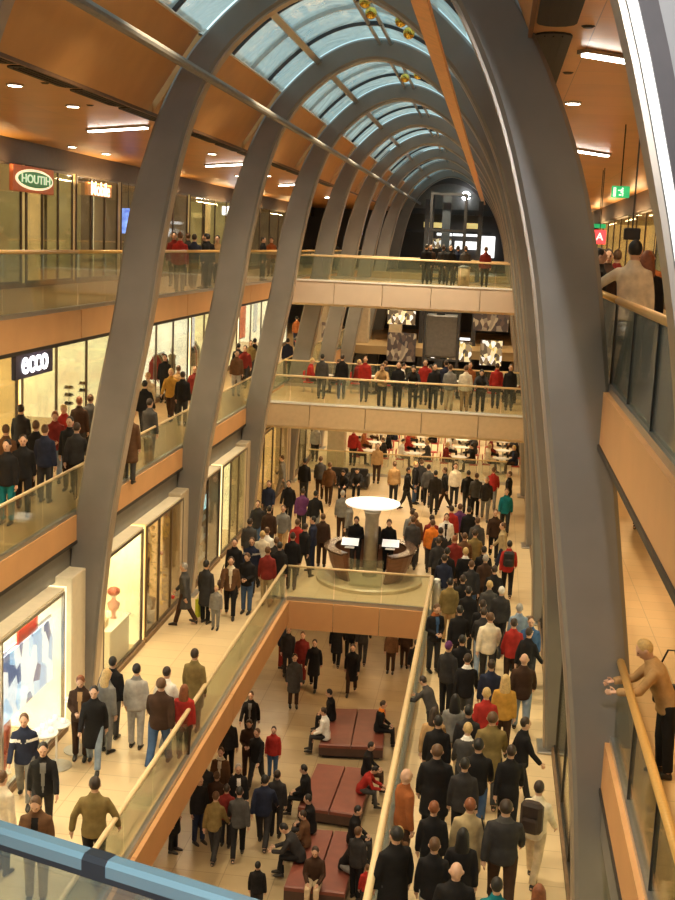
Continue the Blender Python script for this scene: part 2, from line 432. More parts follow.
# ---- vault: glazing per bay, ring bars, purlins, ridge truss
IL = next(i for i in range(len(ARCH)) if ARCH[i][1] > 14.02); IR = len(ARCH)-1-IL
for k in range(len(EDG)-1):
    y0, y1 = EDG[k]+RT, EDG[k+1]-RT
    root = struct(bpy.data.objects.new('window_%d' % (k+1), None)); COL.objects.link(root); root.location = (XC, (y0+y1)/2, 13.9)
    mb = MB()
    vs = []; fs = []
    ids = list(range(IL, IR+1))
    for i in ids: vs += [arch_pt(i, RW+.02, y0), arch_pt(i, RW+.02, y1)]
    for j in range(len(ids)-1): fs.append((2*j, 2*j+1, 2*j+3, 2*j+2))
    mb.add(vs, fs); mb.build('roof_pane', ROOFGLASS, root)
    for q in (.25, .5, .75):
        yy = y0+(y1-y0)*q; mb = MB()
        mb.loft([[arch_pt(i, a, yy+b) for a, b in ((RW-.06, -.03), (RW+.07, -.03), (RW+.07, .03), (RW-.06, .03))] for i in ids])
        mb.build('glazing_bar', DARKSTEEL if q != .5 else STEEL, root)
for (px, w, h, mt, nm) in ((-4.95, .16, .30, STEEL, 'roof_purlin'), (-1.75, .12, .24, STEEL, 'roof_purlin')):
    i = min(range(len(ARCH)), key=lambda i: abs(XC+ARCH[i][0]-px)+(0 if ARCH[i][1] > 12 else 50))
    for k in range(0, 9):
        y0, y1 = RIBS[k]+RT, RIBS[k+1]-RT
        sec = [arch_pt(i, .34, 0)]
        c = arch_pt(i, .30, 0); n = Vector((ANORM[i][0], 0, ANORM[i][1])); t = Vector((n.z, 0, -n.x))
        poly = [c+t*w/2+n*h/2, c+t*w/2-n*h/2, c-t*w/2-n*h/2, c-t*w/2+n*h/2]
        struct(MB().prism([p+Vector((0, y0, 0)) for p in poly], (0, y1-y0, 0)).build(nm, mt))
for k in range(len(EDG)-1):
    y0, y1 = EDG[k]+RT, EDG[k+1]-RT
    root = struct(bpy.data.objects.new('ridge_truss', None)); COL.objects.link(root); root.location = (XC+.2, y0, 15.5)
    for dx in (-.15, .15): MB().tube([(XC+.2+dx, y0, 15.55), (XC+.2+dx, y1, 15.55)], .05).build('chord', STEEL, root)
    for q in range(1, 3):
        yy = y0+(y1-y0)*q/3; MB().box((XC+.2-.18, yy-.05, 15.5), (XC+.2+.18, yy+.05, 15.6)).build('cross_plate', DARKSTEEL, root)
# long tube running along the inner side of the ribs (left), and its twin (right)
def rail_tube(x, z, y0, y1, r):
    return struct(MB().tube([(x, y0, z), (x, y1, z)], r, 10).build('trim_service_tube', mat('service_tube_grey', (.20, .19, .18), .4, .4)))
rail_tube(-5.72, 13.32, -3, YB, .085)
struct(MB().prism([(-1.36, -3, 13.50), (-1.10, -3, 13.38), (-1.08, -3, 13.44), (-1.34, -3, 13.56)], (0, YB+3, 0)).build('trim_service_board', mat('orange_lit_service_board', (.66, .30, .085), .45, emit=.10)))  # lit orange underside put into the board's colour and faint glow
# gold baubles hung from the ridge
for j, (u, v, y) in enumerate([(371, 13, 25.6), (401, 21, 25.4), (409, 33, 25.9), (405, 78, 34.4), (418, 75, 34.8), (365, 2, 25.8)]):
    p = at_y(u, v, y)
    lab = ['gold bauble hanging alone on the near side of the roof ridge', 'upper gold bauble of the close pair under the roof ridge', 'lower gold bauble of the close pair under the roof ridge',
           'small gold bauble further along the roof ridge, the lower one', 'small gold bauble further along the roof ridge, the upper one', 'gold bauble highest at the top edge beside the roof ridge'][j]
    t = thing('gold_bauble', lab, 'bauble', p, 'gold baubles under the roof ridge')
    MB().ball(p, .125, 16, 12).build('sphere', GOLD, t, True)
    MB().tube([p+Vector((0, 0, .12)), p+Vector((0, 0, .17))], .035, 8).build('cap', STEEL, t)
    MB().tube([p+Vector((0, 0, .16)), (p.x, p.y, 15.56)], .008, 5).build('wire', DARKSTEEL, t)

# ---- balustrades
def railing(label, p0, p1, z, npan, railm, glassm=None, h=1.12, r=.032, group=None, base=True, post=None, cat='balustrade'):
    p0 = Vector((p0[0], p0[1], z)); p1 = Vector((p1[0], p1[1], z)); d = (p1-p0); L = d.length; d.normalize(); n = Vector((-d.y, d.x, 0))
    t = thing('glass_balustrade', label, cat, (p0+p1)/2, group)
    MB().tube([p0+Vector((0, 0, h)), p1+Vector((0, 0, h))], r, 10).build('handrail', railm, t, True)
    if base:
        c = [p0+n*.05, p1+n*.05, p1-n*.05, p0-n*.05]
        MB().prism(c, (0, 0, .13)).build('base_channel', STEEL, t)
    for k in range(npan):
        a = p0+d*(L*k/npan+.015); b = p0+d*(L*(k+1)/npan-.015)
        c = [a+n*.008, b+n*.008, b-n*.008, a-n*.008]
        MB().prism([q+Vector((0, 0, .1)) for q in c], (0, 0, h-.13)).build('glass_panel', glassm or GLASS, t)
        if post:
            a = p0+d*(L*k/npan); c = [a+n*.025+d*.012, a+n*.025-d*.012, a-n*.025-d*.012, a-n*.025+d*.012]
            MB().prism(c, (0, 0, h-.02)).build('post', post, t)
    return t
bays = [(1.2, RIBS[0]-.3)] + [(RIBS[k]+.02, RIBS[k+1]-.02) for k in range(9)]
ordw = ['behind the photographer', 'nearest', 'second', 'third', 'fourth', 'fifth', 'sixth', 'seventh', 'eighth', 'ninth']
for k in range(2, 9):
    y0, y1 = bays[k]
    w = ordw[k-1]
    railing('left top gallery glass balustrade with honey handrail, %s bay' % w, (XL-.02, y0), (XL-.02, y1), Z3, 5, BRASS, GLASSG, h=1.24, r=.04)
    railing('left middle gallery glass balustrade with pale handrail, %s bay' % w, (XL-.02, y0), (XL-.02, y1), Z2, 5, CREAMRAIL, GLASSG, h=1.05)
for k in range(1, 6):
    y0, y1 = bays[k]
    railing('right top gallery glass balustrade with wooden handrail, %s bay' % ordw[k], (XR3+.05, y0), (XR3+.05, y1), Z3, 4, BRASS, GLASSD, r=.045, post=DARK)
    railing('right middle gallery glass balustrade with wooden handrail, %s bay' % ordw[k], (XR2+.05, y0), (XR2+.05, y1), Z2, 4, BRASS, GLASSG, h=1.1, r=.05, post=DARK)
railing('long glass balustrade with cream handrail along the left edge of the floor opening', (XVL-.1, 6), (XVL-.1, YV1-.05), 0, 16, CREAMRAIL, GLASSG, h=1.08, r=.045)
railing('long glass balustrade with cream handrail along the right edge of the floor opening', (XVR+.1, 6), (XVR+.1, YV1-.05), 0, 16, CREAMRAIL, GLASSG, h=1.08, r=.06)
railing('glass balustrade across the end of the floor opening before the round desk', (XVL-.05, YV1+.1), (XVR+.05, YV1+.1), 0, 3, CREAMRAIL, GLASSG, h=1.05)
railing('glass balustrade along the front of the middle bridge', (XL, YBR2+.1), (XR2, YBR2+.1), Z2, 8, CREAMRAIL, GLASSG, h=1.08, r=.04)
railing('glass balustrade along the back of the middle bridge', (XL, YBR2+5.9), (XR2, YBR2+5.9), Z2, 8, CREAMRAIL, GLASSG, h=1.08)
railing('glass balustrade along the front of the upper bridge', (XL, YBR1+.1), (XR3, YBR1+.1), Z3, 7, CREAMRAIL, GLASSG, h=1.1, r=.045)
railing('glass balustrade along the back of the upper bridge', (XL, YBR1+6.4), (XR3, YBR1+6.4), Z3, 7, CREAMRAIL, GLASSG, h=1.1)
railing('ground floor glass balustrade in front of the crowded restaurant', (-7.9, 53), (1.0, 53), 0, 7, CREAMRAIL, GLASSG, h=1.05)
for (u, v, lab) in ((150, 603, 'tall'), ):
    pass
# thick post at the end of the opening
e = Vector((XVR+.25, YV1-.1, 0)); t = thing('balustrade_end_post', 'steel end post at the corner of the floor opening by the round desk', 'post', e)
MB().lathe([(.12, 0), (.12, .95), (.10, 1.0)], e, 16).build('shaft', STEEL, t, True); MB().ball(e+Vector((0, 0, 1.03)), (.10, .10, .05)).build('cap', WHITEPAINT, t, True)

# photographer's own glass parapet with teal steel capping
a = at_z(-60, 812, EYE.z-.52); b = at_z(330, 934, EYE.z-.52)
t = thing('parapet_glass', 'near out-of-focus glass parapet with shiny teal steel capping at the bottom corner', 'balustrade', ((a.x+b.x)/2, (a.y+b.y)/2, Z3))
TEALSTEEL = mat('teal_steel_capping', (.34, .48, .53), .16, .6, var=.05)
d = (b-a).normalized(); n = Vector((-d.y, d.x, 0)).normalized(); up = Vector((0, 0, 1))
sec = [(-.0085, -.007), (-.0085, .003), (-.005, .007), (.005, .007), (.0085, .003), (.0085, -.007)]
MB().loft([[q+n*s+up*h for s, h in sec] for q in (a, b)]).build('capping', TEALSTEEL, t)
for f in (.435, .465):
    q = a.lerp(b, f); MB().loft([[q+d*w+n*s*1.1+up*h*1.08 for s, h in sec] for w in (-.006, .006)]).build('clamp', DARKSTEEL, t)
MB().loft([[q+n*s_+up*h_ for s_, h_ in ((-.0075, -.013), (-.0075, -.0068), (.0075, -.0068), (.0075, -.013))] for q in (a, b)]).build('shaded_underside_band', DARKSTEEL, t)  # thin dark band added as the shaded underside of the capping
MB().prism([a+n*.005-up*.02, b+n*.005-up*.02, b-n*.005-up*.02, a-n*.005-up*.02], (0, 0, -(a.z-Z3-.05))).build('pane', glass_mat('near_parapet_glass', (.88, .96, .97), .2, .06, (.8, .95, 1)), t)

# ================================================================== SHOPS
def window(n, x, y0, y1, z0, z1, side, nv=1, fr=MULLION, w=.06, parent=None):
    """glazed unit in a facade plane x = const"""
    root = sroot('window_%d' % n, (x, (y0+y1)/2, z0))
    mb = MB()
    for yy in (y0, y1-w): mb.box((x-w/2, yy, z0), (x+w/2, yy+w, z1))
    for zz in (z0, z1-w): mb.box((x-w/2, y0+w, zz), (x+w/2, y1-w, zz+w))
    for k in range(1, nv):
        yy = y0+(y1-y0)*k/nv; mb.box((x-w/2, yy-w/2, z0+w), (x+w/2, yy+w/2, z1-w))
    mb.build('window_frame', fr, root)
    MB().box((x-.008, y0+w, z0+w), (x+.008, y1-w, z1-w)).build('window_pane', SHOPGLASS, root)
    return root
WN = [20]
def shop(x, y0, y1, z0, z1, depth, wallm, side=-1, nv=3, ceilm=None, floorm=None, glazed=True, fr=MULLION, sill=.12, partm=None):
    """one shop room behind a facade: back wall, party walls, ceiling, glazed front"""
    xb = x+side*depth
    struct(MB().box((xb-.05, y0, z0), (xb+.05, y1, z1)).build('wall_shop_back', wallm))
    for yy in (y0, y1): struct(MB().box((x, yy-.06, z0), (xb, yy+.06, z1)).build('wall_shop_side', partm or wallm))
    struct(MB().box((x, y0, z1-.06), (xb, y1, z1)).build('ceiling_shop', ceilm or WHITEWALL))
    if glazed: WN[0] += 1; window(WN[0], x, y0+.1, y1-.1, z0+sill, z1-.05, side, nv, fr)
    if sill and glazed: struct(MB().box((x-.08, y0, z0), (x+.08, y1, z0+sill)).build('trim_sill', BROWNWALL))
XF1, XF2, XF3 = -8.35, -12.0, -13.5
# ground floor left: bays between the rib feet
shop(XF1, 10, 22.9, 0, 3.1, 3.6, S_BRIGHT, nv=4, fr=STEEL)
shop(XF1, 25.2, 28.5, 0, 3.1, 2.4, S_CREAM, nv=1)
shop(XF1, 28.6, 32.4, 0, 3.1, 2.2, S_AMBER, nv=3)
shop(XF1, 33.6, 37.0, 0, 3.1, 2.2, S_DIM, nv=2)
shop(XF1, 37.2, 41.2, 0, 3.1, 2.2, S_CREAM, nv=3)
shop(XF1, 42.4, 50, 0, 3.1, 2.2, S_AMBER, nv=4)
shop(XF1, 51, 58.7, 0, 3.1, 2.2, S_CREAM, nv=4)
for y in RIBS[1:7]:
    struct(MB().box((XF1-.5, y-1.05, 0), (XF1+.02, y+1.05, 3.2), bev=.02).build('pillar_cladding', BEIGEPILLAR if y > 30 else WHITEWALL))
# middle gallery left
shop(XF2, 20, 29.4, Z2, 8.0, 3, S_AMBER, nv=3)
shop(XF2, 29.5, 37.2, Z2, 8.0, 3, S_CREAM, nv=3, fr=MULLION)
shop(XF2, 37.4, 46.8, Z2, 8.0, 3, S_BRIGHT, nv=4)
shop(XF2, 47, 56, Z2, 8.0, 3, S_CREAM, nv=4)
shop(XF2, 56.2, 70, Z2, 8.0, 3, S_BRIGHT, nv=5)
# top gallery left
struct(MB().box((XF3-.15, 3, 12.1), (XF3+.12, YB, ZC)).build('trim_shop_header', mat('dark_brown_header', (.055, .035, .025), .5)))
shop(XF3, 20, 33.4, Z3, 12.15, 2.8, S_OLIVE, nv=5)
shop(XF3, 33.5, 37.6, Z3, 12.15, 2.8, S_OLIVE, nv=3)
shop(XF3, 37.7, 42.2, Z3, 12.15, 2.8, S_DIM, nv=3)
shop(XF3, 42.4, 52, Z3, 12.15, 2.8, S_DIM, nv=4)
shop(XF3, 52.2, 62, Z3, 12.15, 2.8, S_OLIVE, nv=4)
shop(XF3, 62.2, 80, Z3, 12.15, 2.8, S_DIM, nv=6)
# warm light strips behind the top shop fronts (tall lit panels)
for j, (u, w, m) in enumerate([(19, .5, S_CREAM), (33, .55, S_AMBER), (52, .5, S_AMBER), (73, .7, S_OLIVE), (100, .9, S_CREAM), (181, .5, S_AMBER), (207, .6, S_AMBER), (232, .5, S_CREAM)]):
    p = at_x(u, 225, XF3-.9)
    t = thing('lit_partition', 'tall lit partition panel inside the top gallery shop, %s from the near end' % ['first', 'second', 'third', 'fourth', 'fifth', 'sixth', 'seventh', 'eighth'][j], 'partition', (p.x, p.y, Z3), 'lit partitions in the top shops')
    MB().box((p.x-.03, p.y-w, Z3), (p.x+.03, p.y+w, 11.95)).build('panel', m, t)
    MB().box((p.x-.05, p.y-w-.05, Z3), (p.x+.05, p.y-w, 12)).build('frame', MULLION, t)
# right side
shop(XR3+.45, 8, 26, 0, 3.1, 3, S_CREAM, side=1, nv=8, fr=DARK)
shop(XR3+.45, 26.2, 34, 0, 3.1, 3, S_BRIGHT, side=1, nv=4, fr=DARK)
shop(XR3+.45, 34.2, 56, 0, 3.1, 3, S_AMBER, side=1, nv=8)
shop(8.5, 10, 60, Z2, 8.0, 3, S_AMBER, side=1, nv=14)
struct(MB().box((5.35, 3, 12.0), (5.6, YB, ZC)).build('trim_shop_header', MATS['dark_brown_header']))
shop(5.5, 8, 34, Z3, 12.05, 2.8, S_DIM, side=1, nv=10)
shop(5.5, 34.2, 44, Z3, 12.05, 2.8, S_OLIVE, side=1, nv=4)
shop(5.5, 44.2, 70, Z3, 12.05, 2.8, S_AMBER, side=1, nv=8)

# ---- signs
def sign_left(name, label, x, u0, u1, vmid, h, board, txt, tm, ts, oval=None, sx=1.0, dbox=.12):
    p0 = at_x(u0, vmid, x); p1 = at_x(u1, vmid, x); z = (at_x((u0+u1)/2, vmid, x)).z; yc = (p0.y+p1.y)/2; w = abs(p1.y-p0.y)
    t = thing(name, label, 'sign', (x, yc, z))
    MB().box((x-dbox, yc-w/2, z-h/2), (x, yc+w/2, z+h/2), bev=.02).build('board', board, t)
    base = Matrix.Translation((x+.02, yc, z)) @ Matrix.Rotation(R(90), 4, 'Z') @ Matrix.Rotation(R(90), 4, 'X')
    xx = x
    if oval:
        for (ra, rb, mm, dx) in oval:
            ring = lambda q: [Vector((q, yc+ra*w/2*math.cos(2*math.pi*k/32), z+rb*h/2*math.sin(2*math.pi*k/32))) for k in range(32)]
            MB().loft([ring(x), ring(x+dx)]).build('oval_plate', mm, t); xx = x+dx
    if txt: text_mesh('lettering', txt, ts, tm, Matrix.Translation((xx+.012, yc, z)) @ Matrix.Rotation(R(90), 4, 'Z') @ Matrix.Rotation(R(90), 4, 'X'), .008, t, sx)
    return t
REDBOARD = mat('rust_red_board', (.42, .10, .03), .5, emit=.25)
GREENP = mat('dark_green_plate', (.03, .16, .05), .4, emit=.5); CREAMP = mat('cream_outline', (.9, .85, .55), .4, emit=.9)
PALEGREEN = mat('pale_green_letters', (.60, .80, .52), .4, emit=.75)
NAVY = mat('navy_sign_board', (.02, .02, .06), .4)
GLOWW = mat('white_glowing_letters', (.95, .97, 1), .4, emit=4.5, var=.01); GLOWP = mat('pinkish_glowing_letters', (1, .78, .6), .4, emit=1.9, var=.02)
sign_left('shop_sign', 'rust red sign with a green oval and pale letters on the top gallery', XF3+.25, 13, 54, 180, .72, REDBOARD, 'HOUTIH', PALEGREEN, .33, oval=[(.90, .80, CREAMP, .03), (.82, .62, GREENP, .05)], sx=1.75)
sign_left('shop_sign', 'glowing whitish pink lettering sign on the top gallery', XF3+.2, 88, 112, 190, .42, mat('amber_sign_board', (.5, .22, .06), .5, emit=.35), 'Mobile', GLOWP, .62, sx=1.15)
sign_left('shop_sign', 'white glowing sign on the top gallery between two ribs', XF3+.2, 230, 247, 212, .42, GLOWW, '', GLOWW, .3)
sign_left('shop_sign', 'navy shop sign with glowing white letters ecco over the shoe shop', XF2+.2, 15.5, 53, 361, .78, NAVY, 'ecco', GLOWW, .86, sx=1.12)
sign_left('shop_sign', 'dark sign with glowing white end beside the second middle gallery shop', XF2+.25, 142, 150, 334, .9, NAVY, 'E', GLOWW, .8)
def sign_at(label, u, v, y, w, h, m, txt=None, tm=None, ts=.2, name='hanging_sign', hang=True):
    p = at_y(u, v, y); t = thing(name, label, 'sign', p)
    MB().box((p.x-w/2, p.y-.04, p.z-h/2), (p.x+w/2, p.y+.04, p.z+h/2), bev=.015).build('board', m, t)
    if hang: MB().tube([(p.x, p.y, p.z+h/2), (p.x, p.y, ZC)], .012, 6).build('hanger', DARKSTEEL, t)
    if txt: text_mesh('symbol', txt, ts, tm, Matrix.Translation((p.x, p.y-.05, p.z)) @ Matrix.Rotation(R(90), 4, 'X'), .005, t)
    return t, p
t, p = sign_at('green illuminated exit sign hanging from the right gallery ceiling', 620.5, 192, 24, .34, .22, mat('exit_green', (.02, .42, .14), .4, emit=.9), None, name='exit_sign')
WHG = mat('exit_pictogram', (.75, 1, .8), .4, emit=1.1)
mb = MB(); mb.ball((p.x+.03, p.y-.05, p.z+.065), (.016, .006, .016)).box((p.x+.0, p.y-.052, p.z-.02), (p.x+.045, p.y-.044, p.z+.045)).box((p.x-.05, p.y-.052, p.z+.02), (p.x+.0, p.y-.044, p.z+.036)).box((p.x+.03, p.y-.052, p.z-.08), (p.x+.05, p.y-.044, p.z-.02)).box((p.x-.03, p.y-.052, p.z-.07), (p.x+.015, p.y-.044, p.z-.045))
mb.build('running_figure_symbol', WHG, t)
mb = MB().box((p.x-.14, p.y-.052, p.z-.09), (p.x-.09, p.y-.044, p.z+.08)); mb.build('door_symbol', WHG, t)
MB().tube([(p.x, p.y, p.z+.1), (p.x, p.y, ZC)], .012, 6).build('hanger', DARKSTEEL, t)
sign_at('red glowing shop sign far along the right top gallery', 599.5, 237, 36, .36, .40, mat('red_glow_sign', (1, .05, .05), .4, emit=2.2), 'A', mat('red_letter', (1, .5, .45), .4, emit=2.5), .3)
sign_at('small green glowing sign above the red sign on the right top gallery', 599, 226, 37, .4, .12, MATS['exit_green'])
sign_at('dark hanging notice board behind the man in the white shirt', 632, 234, 17, .22, .16, DARK, name='hanging_notice_board')
sign_at('blue and white glowing screen on the far left top gallery', 358, 228, 64, .5, .7, mat('blue_screen', (.2, .25, .9), .4, emit=1.4, var=.6, scale=3), name='hanging_screen')
sign_at('blue glowing screen inside the shop behind the second top gallery sign', 128, 221, 43.2, .5, .9, mat('blue_screen_b', (.15, .25, 1), .4, emit=1.6, var=.7, scale=4), name='hanging_screen')

# ---- ceiling fittings
def tube_light(label, pa, pb, grp):
    a, b = Vector(pa), Vector(pb); c = (a+b)/2
    t = thing('ceiling_tube_light', label, 'ceiling light', c, grp)
    d = (b-a).normalized(); n = Vector((-d.y, d.x, 0))
    MB().prism([a+n*.09-d*.05, b+n*.09+d*.05, b-n*.09+d*.05, a-n*.09-d*.05], (0, 0, .05)).build('housing', STEEL, t)
    MB().prism([a+n*.06-Vector((0, 0, .03)), b+n*.06-Vector((0, 0, .03)), b-n*.06-Vector((0, 0, .03)), a-n*.06-Vector((0, 0, .03))], (0, 0, .03)).build('diffuser', LAMP, t)
ordn = ['nearest', 'second nearest', 'third nearest', 'fourth nearest', 'fifth nearest', 'sixth nearest', 'seventh nearest', 'eighth nearest', 'ninth nearest', 'tenth nearest', 'eleventh nearest', 'twelfth nearest', 'thirteenth nearest', 'fourteenth nearest', 'fifteenth nearest', 'sixteenth nearest', 'seventeenth nearest', 'eighteenth nearest', 'nineteenth nearest', 'twentieth nearest']
zl = ZC-.055
TL = [((90, 131), (146, 127.5)), ((207, 166), (247, 164)), ((280, 185.5), (303, 184)), ((326, 197.5), (342, 196.5)), ((356, 205), (366, 204.5))]
for j, (A, B) in enumerate(TL):
    tube_light('white tube light in the left top gallery ceiling, %s' % ordn[j], at_z(*A, zl), at_z(*B, zl), 'tube lights in the left ceiling')
for j, (A, B) in enumerate([((585, 54), (640, 63)), ((562, 148.5), (607, 155.5))]):
    tube_light('white tube light in the right top gallery ceiling, %s' % ordn[j], at_z(*A, zl), at_z(*B, zl), 'tube lights in the right ceiling')
DL = [(15, 85.5, 'L'), (73, 106.5, 'L'), (72, 147, 'L'), (106, 154, 'L'), (212, 154, 'L'), (238, 176, 'L'), (268, 176, 'L'), (573, 103.5, 'R'), (562, 125, 'R'), (573, 182, 'R')]
cnt = {'L': 0, 'R': 0}
for (u, v, s) in DL:
    p = at_z(u, v, ZC-.02); k = cnt[s]; cnt[s] += 1
    t = thing('downlight', 'round recessed downlight in the %s top gallery ceiling, %s' % ('left' if s == 'L' else 'right', ordn[k]), 'ceiling light', p, 'downlights')
    MB().lathe([(.15, 0), (.15, .03), (.12, .03), (.12, 0)], p-Vector((0, 0, .01)), 16).build('ring', STEEL, t)
    MB().lathe([(.115, 0), (.115, .02)], p-Vector((0, 0, .012)), 16).build('lens', SPOTGLOW, t)
for (u, v) in ((45, 84), (90, 106), (588, 28), (568, 74)):
    p = at_z(u, v, ZC-.02)
    tag(MB().lathe([(.05, 0), (.08, .02), (.08, .03)], p, 10).build('smoke_detector', DARK, loc=p), 'small dark sprinkler head in the %s orange ceiling at %s' % ('left' if u < 300 else 'right', {45: 'the near light', 90: 'the second light', 588: 'the near tube', 568: 'the downlights'}[u]), 'sprinkler')
# black slot vents along the inner ceiling edges
def slot(x, y0, y1, z, lab, grp):
    t = thing('ceiling_vent', lab, 'vent', (x, (y0+y1)/2, z), grp); r = .215; pts = []
    for k in range(7): a = math.pi/2*(-1)+math.pi*k/6; pts.append((x+r*math.sin(a)*1, y1-r+r*math.cos(a)))
    for k in range(7): a = math.pi/2+math.pi*k/6; pts.append((x+r*math.sin(a), y0+r+r*math.cos(a)))
    MB().prism([(px, py, z-.012) for px, py in pts], (0, 0, .04)).build('opening', VENTBLACK, t)
    for q in (-.1, 0, .1): MB().box((x+q-.008, y0+.15, z-.025), (x+q+.008, y1-.15, z-.01)).build('slat', VENTBLACK, t)
YL0 = [at_z(u, v, ZC-.05).y for u, v in ((-14, 46), (22, 62), (84, 84), (132, 107), (170, 124))]
ys = 12.6; j = 0
while ys < 52:
    slot(CEX_L-.27, ys, ys+2.55, ZC-.01, 'black slot vent along the left ceiling edge, %s' % ordn[j], 'slot vents in the left ceiling edge'); ys += 2.75; j += 1
for j, (ya_, yb_) in enumerate(((9.5, 13.9), (4.7, 9.1), (14.3, 18.7))):
    slot(CEX_R+.27, ya_, yb_, ZC-.01, 'black slot vent along the right ceiling edge, %s' % ['beside the big rib', 'nearest the photographer', 'hidden mostly by the big rib'][j], 'slot vents in the right ceiling edge')
# ================================================================== FURNITURE AND GOODS
# ---- round information desk with mushroom column
K = at_z(366, 577, 0); K = Vector((-3.32, 36.05, 0))
t = thing('information_desk', 'round walnut information desk around a steel column under a white disc top', 'desk', K)
A0, A1 = R(-75), R(255)
DISC = mat('white_disc_glow', (1, .95, .85), .4, emit=.9, var=.01)
MB().lathe([(1.65, 0), (1.65, .10), (1.58, .14), (0, .14)][:3]+[(0.02, .14)], K, 40).build('plinth', mat('plinth_stone', (.62, .50, .30), .3), t)
MB().lathe([(1.05, .14), (1.25, .60), (1.36, 1.02), (1.24, 1.02), (1.12, .6), (.95, .14)], K, 26, a0=R(-58), a1=R(-58)+R(296)).build('counter_body', COUNTERWOOD, t)
MB().lathe([(1.12, 1.02), (1.44, 1.02), (1.44, 1.08), (1.12, 1.08)], K, 30, a0=R(-58), a1=R(-58)+R(296)).build('counter_top', mat('dark_counter_top', (.10, .06, .04), .2), t)
MB().lathe([(1.30, 0.14), (1.33, .14), (1.42, 1.0), (1.39, 1.0)], K, 8, a0=R(-112), a1=R(-68)).build('glass_front', GLASSG, t)
MB().lathe([(.22, .14), (.21, 2.0), (.26, 2.2), (.30, 2.28)], K, 24).build('column', mat('pewter_column', (.42, .38, .30), .35, .4), t, True)
MB().lathe([(.25, 2.16), (.30, 2.34), (.25, 2.34)], K, 24).build('collar', WHITEPAINT, t, True)
MB().lathe([(.3, 2.30), (.80, 2.40), (.85, 2.44), (.84, 2.48), (.3, 2.50)], K, 40).build('disc_top', DISC, t, True)
for k, (dx, dy) in enumerate([(-.62, -.35), (.62, -.2)]):
    c = K+Vector((dx, dy, 1.08))
    m_ = thing('desk_monitor', 'flat white screen on the round desk, %s of the column' % ('left' if k == 0 else 'right'), 'monitor', c, 'screens on the round desk')
    MB().box((c.x-.15, c.y-.10, c.z), (c.x+.15, c.y+.10, c.z+.025), bev=.01).build('base', WHITEPAINT, m_)
    MB().tube([c+Vector((0, .03, .02)), c+Vector((0, .05, .12))], .02, 6).build('stem', STEEL, m_)
    MB().prism([(c.x-.26, c.y-.02, c.z+.08), (c.x+.26, c.y-.02, c.z+.08), (c.x+.26, c.y+.24, c.z+.25), (c.x-.26, c.y+.24, c.z+.25)], (0, .03, -.015)).build('screen', mat('monitor_glow', (.85, .87, .88), .3, emit=.45, var=.1), m_)

# ---- oxblood platform benches in the basement
BENCHES = []
def bench(P, lab):
    zt = Z0+.44
    bl, br, fr, fl = [at_z(u, v, zt) for u, v in P]
    BENCHES.append((bl, br, fr, fl)); c = (bl+br+fr+fl)/4; t = thing('platform_bench', lab, 'bench', (c.x, c.y, Z0), 'oxblood benches below the opening')
    up = Vector((0, 0, 1))
    def quad(k, z0, z1): return [[Vector((c.x+(p.x-c.x)*k, c.y+(p.y-c.y)*k, z)) for p in (fl, fr, br, bl)] for z in (z0, z1)]
    MB().loft(quad(.9, Z0, Z0+.12)).build('plinth', DARK, t)
    MB().loft(quad(1, Z0+.10, Z0+.33)).build('base', BENCHBASE, t)
    fm, bm_ = (fl+fr)/2, (bl+br)/2; g = (fr-fl).normalized()*.012
    for q in ((fl, fm-g, bm_-g, bl), (fm+g, fr, br, bm_+g)):
        cc = sum(q, Vector())/4
        ins = [cc+(p-cc)*.975 for p in q]
        MB().loft([[Vector((p.x, p.y, Z0+.33)) for p in q], [Vector((p.x, p.y, zt-.03)) for p in q], [Vector((p.x, p.y, zt)) for p in ins]]).build('cushion', BENCHTOP, t)
    return t
bench([(330, 708), (386, 709), (383, 747), (319, 744)], 'dark oxblood platform bench furthest back under the bridge')
bench([(317.5, 763), (374, 769), (360, 815), (298, 806)], 'oxblood platform bench in the middle of the row of three')
bench([(306, 828), (362, 832), (345, 893), (284, 886)], 'oxblood platform bench nearest the front, crowded with sitters')

# ---- far end: glazed end facade, lift tower, lights
def quad_y(name, lab, cat, u0, v0, u1, v1, y, m, t=.06, grp=None):
    a = at_y(u0, v0, y); b = at_y(u1, v1, y)
    o = MB().box((a.x, y-t, min(a.z, b.z)), (b.x, y, max(a.z, b.z))).build(name, m)
    return tag(o, lab, cat, grp)
def display_mat(name, cols, e, sc):
    M = bpy.data.materials.new(name); M.use_nodes = True; nt = M.node_tree; N = nt.nodes; b = N['Principled BSDF']
    tc = N.new('ShaderNodeTexCoord'); mp = N.new('ShaderNodeMapping'); mp.inputs['Scale'].default_value = (1, 1, .6)
    vo = N.new('ShaderNodeTexVoronoi'); vo.inputs['Scale'].default_value = sc; cr = N.new('ShaderNodeValToRGB'); cr.color_ramp.interpolation = 'CONSTANT'
    while len(cr.color_ramp.elements) < len(cols): cr.color_ramp.elements.new(.5)
    for k, c in enumerate(cols): cr.color_ramp.elements[k].position = k/len(cols); cr.color_ramp.elements[k].color = (*c, 1)
    sp = N.new('ShaderNodeSeparateColor')
    nt.links.new(tc.outputs['Object'], mp.inputs['Vector']); nt.links.new(mp.outputs['Vector'], vo.inputs['Vector']); nt.links.new(vo.outputs['Color'], sp.inputs['Color'])
    nt.links.new(sp.outputs[0], cr.inputs['Fac']); nt.links.new(cr.outputs['Color'], b.inputs['Base Color']); nt.links.new(cr.outputs['Color'], b.inputs['Emission Color'])
    b.inputs['Emission Strength'].default_value = e; MATS[name] = M; return M
COOLLIT = mat('cool_lit_shop', (.9, .95, .92), .5, emit=2.0, var=.35, scale=2)
WARMLIT = mat('warm_lit_shop', (1, .62, .22), .5, emit=.8, var=.4, scale=2)
